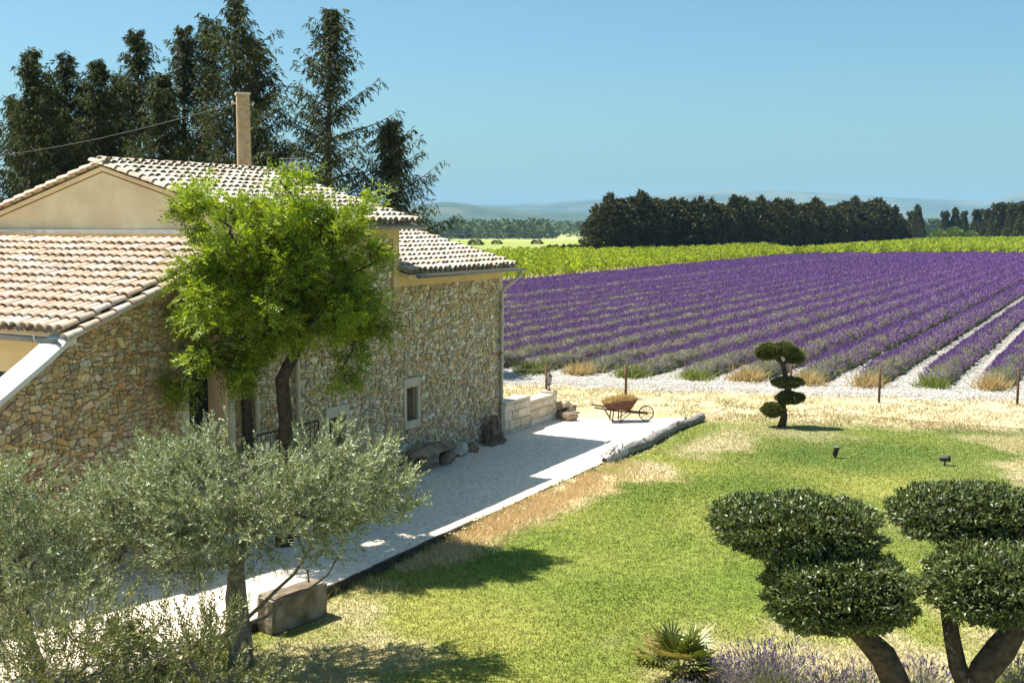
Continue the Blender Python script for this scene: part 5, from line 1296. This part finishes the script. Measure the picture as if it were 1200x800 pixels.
for k in range(34):
    t = random.random(); z = random.random() * .55 * (1 - t * .75)
    o = rough_block(random.uniform(.18, .3), random.uniform(.2, .34), random.uniform(.12, .2), 300 + k, M_ash[k % 3] if k % 2 else M_rock, 'stone', rw, .10); o.location = (random.uniform(-.16, .2), t * 1.35, z - .05); o.rotation_euler = (random.uniform(-.15, .15), random.uniform(-.15, .15), random.uniform(-.5, .5))
# lantern on the wall
ln_ = thing('lantern', 'small black iron lantern standing on the low limestone wall', 'lantern', 30.83, -15.5, .90)
m_ = MB(); m_.lathe([(.07, 0), (.07, .02), (.03, .035), (.018, .06), (.018, .14), (.04, .16), (.07, .175), (.075, .19)], 10); m_.build('base', M_dark, ln_, True)
m_ = MB(); m_.lathe([(.10, .42), (.115, .43), (.06, .50), (.025, .53), (.02, .56), (.006, .60)], 6); m_.build('roof', M_dark, ln_)
M_glass = noise_rough('lantern_glass', (.30, .32, .32), (.36, .38, .38), 4, .15, 0, spec=.6)
m_ = MB(); m_.lathe([(.062, .19), (.09, .42)], 6); m_.build('glass', M_glass, ln_)
for k in range(6):
    w = 2 * math.pi * k / 6; m_ = MB(); m_.tube([(.066 * math.cos(w), .066 * math.sin(w), .185), (.097 * math.cos(w), .097 * math.sin(w), .43)], .008, 4); m_.build('bar', M_dark, ln_)
# wheelbarrow: handles to the left, spoked iron wheel to the right
wb0 = ground(722, 494); wb = empty('wheelbarrow', (wb0[0], wb0[1], .02), R(4)); tag(wb, 'old rusty wheelbarrow with a spoked wheel, heaped with dry straw', 'wheelbarrow')
def bar(name, pts, r_, n=6, parent=wb, mat=M_rust): m_ = MB(); m_.tube(pts, r_, n); return m_.build(name, mat, parent)
for s in (-1, 1):
    bar('handle', [(-.72, .30 * s, .47), (-.1, .24 * s, .36), (.55, .13 * s, .27), (.92, .07 * s, .24)], .024)
    bar('leg', [(-.12, .25 * s, .36), (-.16, .27 * s, .0)], .02); bar('leg', [(.12, .23 * s, .34), (.10, .25 * s, .0)], .02)
    bar('brace', [(-.15, .26 * s, .04), (-.38, .27 * s, .40)], .014); bar('brace', [(.11, .25 * s, .05), (.42, .15 * s, .28)], .014)
m_ = MB()
o_ = [(-.30, .24, .38), (.42, .17, .36), (.42, -.17, .36), (-.30, -.24, .38)]; t_ = [(-.42, .34, .58), (.62, .30, .72), (.62, -.30, .72), (-.42, -.34, .58)]
i_ = [(x * .95, y * .93, z + .005) for x, y, z in t_]; b_ = [(x * .92, y * .9, z + .03) for x, y, z in o_]
m_.add(o_ + t_ + i_ + b_, [(3, 2, 1, 0)] + [(k, (k + 1) % 4, 4 + (k + 1) % 4, 4 + k) for k in range(4)] + [(4 + k, 4 + (k + 1) % 4, 8 + (k + 1) % 4, 8 + k) for k in range(4)] + [(8 + k, 8 + (k + 1) % 4, 12 + (k + 1) % 4, 12 + k) for k in range(4)] + [(12, 13, 14, 15)])
m_.build('tray', M_rust, wb)
wh_c = (.92, 0, .235)
tor = []; m_ = MB(); nR = 22
for k in range(nR):
    w = 2 * math.pi * k / nR
    for (rr, yy) in ((.235, -.022), (.235, .022), (.205, .022), (.205, -.022)): tor.append((wh_c[0] + rr * math.cos(w), yy, wh_c[2] + rr * math.sin(w)))
m_.add(tor, [(4 * k + j, 4 * k + (j + 1) % 4, 4 * ((k + 1) % nR) + (j + 1) % 4, 4 * ((k + 1) % nR) + j) for k in range(nR) for j in range(4)])
wh = m_.build('wheel', M_rust, wb)
for k in range(8):
    w = 2 * math.pi * k / 8; bar('spoke', [wh_c, (wh_c[0] + .21 * math.cos(w), 0, wh_c[2] + .21 * math.sin(w))], .010, 5, wh)
m_ = MB(); m_.lathe([(.035, -.09), (.04, -.05), (.04, .05), (.035, .09)], 10, wh_c, 'y'); m_.build('hub', M_rust, wh)
def straw_heap():
    r_ = np.random.default_rng(4); n = 1500; x = r_.uniform(-.38, .58, n); y = r_.uniform(-.27, .27, n); z = .56 + .13 * (x + .38) + .16 * np.cos((x - .1) * 2.6) * np.cos(y * 4.5)
    a = r_.normal(0, 1, (n, 3)); a[:, 2] = np.abs(a[:, 2]) * .7 + .1
    v, f, c = blades(np.c_[x, y, z - .06], a, r_.uniform(.08, .2, n), .018, mixcol((.40, .26, .08), (.58, .44, .20), n, r_, .12), r_)
    o = link('straw_heap', np_mesh('straw_heap', v, f, M_straw, c)); o.location = wb.location; o.rotation_euler = wb.rotation_euler; tag(o, 'heap of dry straw filling the old wheelbarrow', 'straw', kind='stuff')
    m_ = MB(); q = []
    for i in range(9):
        for j in range(6):
            xx = -.37 + .94 * i / 8; yy = -.27 + .54 * j / 5; q.append((xx, yy, .52 + .13 * (xx + .38) + .14 * math.cos((xx - .1) * 2.6) * math.cos(yy * 4.5)))
    m_.add(q, [(i * 6 + j, i * 6 + j + 1, (i + 1) * 6 + j + 1, (i + 1) * 6 + j) for i in range(8) for j in range(5)]); m_.build('compost', M_rock, o, True)
straw_heap()
# log along the yard's edge with bleached roots at its near end
lg = thing('fallen_log', 'long grey weathered log edging the gravel, pale roots at one end', 'log', 25.9, -11.36, .0)
m_ = MB(); m_.tube([(.06 * math.sin(k * .16) + random.uniform(-.006, .006), 1.0 + k * .13, .10 + .02 * math.sin(k * .45) + random.uniform(-.005, .005)) for k in range(47)], [(.168 - .0009 * k) * (1 + .10 * (float(vnoise(np.array([k * .13]), np.array([3.3]), .5)[0]) - .5) + random.uniform(-.02, .02)) for k in range(47)], 14, True, .045)
for (yy, aa_) in ((2.1, .6), (3.4, -.9), (4.9, .2), (5.8, -.4)): m_.tube([(.1 * math.sin(aa_), yy, .12 + .08 * math.cos(aa_)), (.22 * math.sin(aa_), yy + .05, .12 + .2 * math.cos(aa_))], [.05, .035], 7, True, .1)
m_.build('trunk', M_wood, lg, True)
M_bleach = noise_rough('bleached_wood', (.38, .36, .33), (.60, .575, .54), 9, .9, .5, 25)
m_ = MB(); m_.tube([(-.02, -.15, .08), (0, .3, .1), (.02, .7, .12), (0, 1.0, .12)], [.10, .12, .14, .16], 10, True, .12); m_.build('root_stock', M_bleach, lg, True)
for k in range(22):
    a = random.uniform(-1.2, 1.2); y = random.uniform(-.05, .95); l_ = random.uniform(.2, .5); p0 = Vector((random.uniform(-.08, .08), y, .14)); d = Vector((math.sin(a) * .8 - .3, random.uniform(-.5, .6), random.uniform(.25, .9))).normalized()
    p1 = p0 + d * l_ * .5; p2 = p0 + d * l_ + Vector((random.uniform(-.12, .12), random.uniform(-.12, .12), random.uniform(-.15, .02)))
    m_ = MB(); m_.tube([p0, p1, p2], [.035, .024, .008], 6, True, .1); m_.build('root', M_bleach, lg, True)
m_ = MB(); m_.lathe([(.02, 0), (.06, .002), (.075, .004)], 12, (-.02, -.156, .08), 'y'); m_.build('hollow_shade_disc', M_bark_d, lg)  # flat dark disc, the shade of a hollow put into its colour

# ------------------------------------------------------------------ wire fence, power pole, garden lights
fn = empty('wire_fence', W(38.0, -9.9, 0), 0); tag(fn, 'wire fence on thin brown wooden posts along the dry track', 'fence'); fo = np.array(fn.location)
pp = []
for (px, py, top) in [(545, 463, 425), (640, 466, 427), (733, 468, 427), (926, 470, 424), (1030, 472, 428), (1192, 474, 430), (1345, 476, 431)]:
    g = ground(px, py); t = at(px, top, g[1]); h = t[2]; pp.append((g, h))
    m_ = MB(); q = g - fo; m_.tube([(q[0], q[1], -.1), (q[0] + random.uniform(-.015, .015), q[1], h * .5), (q[0] + random.uniform(-.02, .02), q[1], h)], [.045, .043, .04], 8, True, .06); m_.build('post', M_post, fn, True)
for hz_ in (.45, .85):
    m_ = MB()
    for (a, ha), (b, hb) in zip(pp[:-1], pp[1:]):
        m_.tube([tuple(a - fo + np.array([0, 0, ha * hz_])), tuple((a + b) / 2 - fo + np.array([0, 0, (ha + hb) / 2 * hz_ - .03])), tuple(b - fo + np.array([0, 0, hb * hz_]))], .004, 4, False)
    m_.build('wire', M_zinc, fn)
pb = at(286.5, 202, 36.4)
pl = empty('utility_pole', (pb[0], pb[1], 0), R(20)); tag(pl, 'square concrete utility pole rising behind the main roof ridge', 'pole')
m_ = MB()
for (z, r_) in ((0, .25), (9.98, .195)): pass
v_ = []; f_ = []
for z, r_ in ((-.2, .26), (5, .225), (9.98, .195)):
    for (a, b) in ((1, .8), (.8, 1), (-.8, 1), (-1, .8), (-1, -.8), (-.8, -1), (.8, -1), (1, -.8)): v_.append((a * r_, b * r_ * .9, z))
for i in range(2):
    for k in range(8): k2 = (k + 1) % 8; f_.append((i * 8 + k, i * 8 + k2, (i + 1) * 8 + k2, (i + 1) * 8 + k))
f_.append(tuple(16 + k for k in range(8))); m_.add(v_, f_); m_.build('shaft', M_conc, pl)
m_ = MB(); m_.box(-.22, .22, -.2, .2, 9.985, 10.06); m_.build('cap', M_lime, pl)
for sx in (-1, 1):
    m_ = MB(); m_.tube([(sx * .2, 0, 9.72), (sx * .3, 0, 9.72)], .02, 5); m_.lathe([(.025, 9.70), (.05, 9.72), (.05, 9.76), (.025, 9.80)], 8, (sx * .31, 0, 0)); m_.build('insulator', M_pipe, pl)
def ivy():
    r_ = np.random.default_rng(9); n = 420; a = r_.uniform(0, 6.28, n); rr = r_.uniform(.18, .42, n); z = 9.55 + .25 * r_.normal(size=n)
    v, f, c = leaves(np.c_[rr * np.cos(a), rr * np.sin(a), z], r_.normal(size=(n, 3)), .12, .08, mixcol((.07, .10, .02), (.16, .19, .05), n, r_), r_); link('ivy', np_mesh('ivy', v, f, M_leaf_pad, c), pl)
w0 = np.array([pb[0] - .3, pb[1], 9.7]); w1 = at(0, 161, 41.0); w2 = w0 + (w1 - w0) * 2.2; w2[2] += .8
m_ = MB(); m_.tube([tuple(w0 + (w2 - w0) * t + np.array([0, 0, -1.0 * math.sin(math.pi * t)])) for t in np.linspace(0, 1, 13)], .013, 5)
tag(m_.build('power_cable', M_dark), 'black power cable sagging from the concrete pole across the conifers', 'cable')
def spot(px, py, tilt, az, lb):
    g = ground(px, py); z = float(lawn_z(g[:1], g[1:2])[0]); r0 = empty('garden_spotlight', (g[0], g[1], z), az); tag(r0, lb, 'spotlight')
    m_ = MB(); m_.tube([(0, 0, -.1), (0, 0, .12)], .02, 6); m_.build('spike', M_dark, r0)
    c = Vector((0, 0, .17)); d = Vector((math.cos(tilt), 0, math.sin(tilt)))
    hd_ = MB(); hd_.tube([c - d * .13, c - d * .08, c + d * .06, c + d * .12], [.045, .065, .07, .088], 12); hd_.build('head', M_dark, r0, True)
    l_ = MB(); l_.tube([c + d * .121, c + d * .126], [.076, .076], 12); l_.build('lens', M_glass, r0)
spot(979, 537, R(80), 0, 'small black garden spotlight pointing upward, standing alone in the lawn'); spot(1107, 546, R(5), R(-12), 'small grey garden spotlight lying level, pointing sideways in the lawn')

# ------------------------------------------------------------------ pine topiary by the track
def niwaki():
    r_ = np.random.default_rng(44); b = ground(915, 500); o = np.array([b[0], b[1], 0]); root = empty('topiary_pine', tuple(o)); tag(root, 'small pine topiary with stacked flat green pads at the lawn edge', 'tree')
    D = b[1]; P = lambda x, y, dd=0: at(x, y, D + dd) - o
    m_ = MB(); m_.tube([(0, 0, -.1), P(919, 487), P(917, 472), P(923, 458), P(920, 440), P(918, 428), P(913, 420), P(917, 410)], [.14, .10, .095, .085, .085, .07, .05, .03], 9, True, .1)
    m_.tube([P(916, 484), P(909, 484), P(904, 480)], [.05, .04, .02], 6); m_.tube([P(919, 425), P(930, 420), P(938, 420)], [.045, .035, .02], 6); m_.tube([P(919, 428), P(908, 420), P(902, 416)], [.045, .035, .02], 6); m_.tube([P(921, 468), P(930, 466)], [.04, .02], 6)
    m_.build('trunk', M_bark, root, True)
    for (x, y, rx, ry, n) in [(901, 412, 13, 8, 1500), (918, 409, 12, 6, 1000), (931, 417, 10, 7, 1100), (922, 448, 17, 5, 1300), (926, 466, 15, 6, 1300), (906, 480, 13, 7, 1500), (887 + 8, 413, 8, 6, 600)]:
        n *= 3; c = P(x, y); k = D / F; d = unit(r_.normal(size=(n, 3))); q = d * (.72 + .6 * fbm(d[:, 0] * 2.5 + x, d[:, 1] * 2.5 + d[:, 2] * 2 + y, 1.0))[:, None] * (1 - .25 * np.abs(r_.normal(0, 1, (n, 1))).clip(0, 2) * .4) * np.array([rx * k, rx * k * .9, ry * k])
        v, f, cc = leaves(q, d + r_.normal(0, .4, (n, 3)) + [0, 0, .4], .085, .026, mixcol((.07, .085, .022), (.20, .205, .06), n, r_, .15), r_)
        oo = link('needle_pad', np_mesh('needle_pad', v, f, M_leaf_pad, cc), root); oo.location = tuple(c)
niwaki()

# ------------------------------------------------------------------ foreground palm and lavender
def palm():
    r_ = np.random.default_rng(61); b = ground(798, 800); z0 = float(lawn_z(b[:1], b[1:2])[0]); root = empty('dwarf_palm', (b[0], b[1], z0)); tag(root, 'dwarf fan palm with stiff yellow-green fronds at the lawn edge', 'palm')
    m_ = MB(); m_.tube([(0, 0, -.1), (0, 0, .15), (0.02, 0, .32)], [.14, .15, .11], 10, True, .15); m_.build('trunk', M_bark, root, True)
    for k in range(44):
        az = r_.uniform(0, 6.28); el = r_.uniform(.1, 1.45); d = np.array([math.cos(az) * math.cos(el), math.sin(az) * math.cos(el), math.sin(el)]); pl_ = r_.uniform(.22, .44); c = np.array([0, 0, .3]) + d * pl_
        sd = unit(np.cross(d, [0, 0, 1.0])); up = np.cross(sd, d); V_ = []; F_ = []; C_ = []
        dead = r_.random() < .14; base = np.array([.45, .33, .14]) if dead else np.array([.17, .20, .04]) * r_.uniform(.75, 1.4)
        nf = 15
        for j in range(nf):
            w = R(-95 + 190 * j / (nf - 1)); a = d * math.cos(w) + sd * math.sin(w) + up * (.12 * abs(math.sin(w))); a = unit(a); l_ = r_.uniform(.32, .46) * (1 - .25 * abs(w) / 1.7); nrm = np.cross(a, up); 
            p1 = c + a * l_ * .5; p2 = c + a * l_ - np.array([0, 0, .05]); i = len(V_)
            V_ += [c - nrm * .004, c + nrm * .004, p1 + nrm * .016, p2, p1 - nrm * .016]; F_.append([i, i + 1, i + 2, i + 3, i + 4]); C_ += [base * r_.uniform(.85, 1.15)] * 5
        i = len(V_); V_ += [np.array([0, 0, .28]) - sd * .008, np.array([0, 0, .28]) + sd * .008, c + sd * .006, c - sd * .006, c - up * .01]; F_.append([i, i + 1, i + 2, i + 4, i + 3]); C_ += [base] * 5
        link('frond', np_mesh('frond', np.array(V_), np.array(F_), M_leaf_pad, np.array(C_)), root)
palm()
def lavender_bush(label, px, py, size, n, seed, dens=1.0, faded=0.0):
    r_ = np.random.default_rng(seed); b = ground(px, py); z0 = float(lawn_z(b[:1], b[1:2])[0]); o = empty('lavender_bush', (b[0], b[1], z0)); tag(o, label, 'lavender', 'lavender bushes under the cloud pruned trees')
    a = r_.uniform(0, 6.28, n); t = r_.random(n) ** .7 * 1.05; d = np.c_[np.cos(a) * np.sin(t), np.sin(a) * np.sin(t), np.cos(t)] + r_.normal(0, .07, (n, 3)); ln = r_.uniform(.55, 1.0, n) * size
    p0 = np.c_[r_.normal(0, .12, n) * size, r_.normal(0, .12, n) * size, np.zeros(n)]
    c = mixcol((.20, .23, .10), (.36, .36, .20), n, r_, .12); v, f, cc = blades(p0, d, ln, .014, c, r_); link('stems', np_mesh('stems', v, f, M_straw, cc), o)
    m = n * 3; k = r_.integers(0, n, m); g = r_.random(m) ** .6; q = p0[k] + unit(d[k]) * (ln[k] * g * .55)[:, None]
    v, f, cc = leaves(q, d[k] + r_.normal(0, .5, (m, 3)), .06, .01, mixcol((.17, .20, .10), (.30, .32, .18), m, r_, .12), r_); link('foliage', np_mesh('foliage', v, f, M_leaf_olive, cc), o)
    sel = r_.random(n) < .8 * dens; e = p0[sel] + unit(d[sel]) * (ln[sel] * .97)[:, None]; ns = int(sel.sum()); pur = mixcol((.16, .12, .21), (.27, .21, .31), ns, r_, .15); fd = (r_.random(ns) < faded)[:, None]; pur = np.where(fd, mixcol((.26, .23, .20), (.34, .30, .25), ns, r_, .1), pur)
    V_ = []
    for s in range(3):
        V_.append(leaves(e - unit(d[sel]) * .02 + unit(d[sel]) * .022 * s, unit(d[sel]) + r_.normal(0, .25, (ns, 3)), .05, .019, pur, r_))
    A, B, C_ = merge(V_); tag(link('flowers', np_mesh('flowers', A, B, M_lav, C_), o), kind='stuff')
for k, (px, py, sz, n, ds, fd, lb) in enumerate([
    (905, 820, .78, 950, 1, .2, 'large round lavender bush in flower between palm and cloud-pruned trunk'), (845, 815, .55, 500, 1, .1, 'smaller deep purple lavender bush leaning over the dwarf palm'),
    (975, 830, .6, 380, .8, .4, 'thin half-faded lavender bush beside the leaning cloud-pruned trunk'), (1012, 815, .5, 260, .8, .5, 'sparse lavender tuft right against the leaning cloud-pruned trunk'), (1085, 815, .52, 320, .8, .4, 'pale lavender tuft between the two cloud-pruned trunks'),
    (1195, 812, .6, 350, .9, .3, 'lavender bush on the far side of the forked trunk'), (800, 838, .45, 320, 1, .1, 'low purple lavender bush in front of the dwarf palm')]):
    lavender_bush(lb, px, py, sz * 1.18, int(n * 1.15), 500 + k, ds, fd)

# ------------------------------------------------------------------ haze over the plain
def haze():
    m = bpy.data.materials.new('haze'); m.use_nodes = True; t = m.node_tree
    for n in list(t.nodes):
        if n.type != 'OUTPUT_MATERIAL': t.nodes.remove(n)
    pv = N(t, 'ShaderNodeVolumePrincipled'); pv.inputs['Color'].default_value = (.34, .58, .88, 1); pv.inputs['Density'].default_value = HAZE; pv.inputs['Anisotropy'].default_value = 0.0
    t.links.new(pv.outputs[0], t.nodes['Material Output'].inputs['Volume'])
    mb = MB(); mb.box(-13500, 13500, -12500, 13500, -14, 330); o = mb.build('haze', m); tag(o, 'pale blue summer haze over the plain and hills', 'haze', kind='stuff')
HAZE = 0.8e-4
haze()
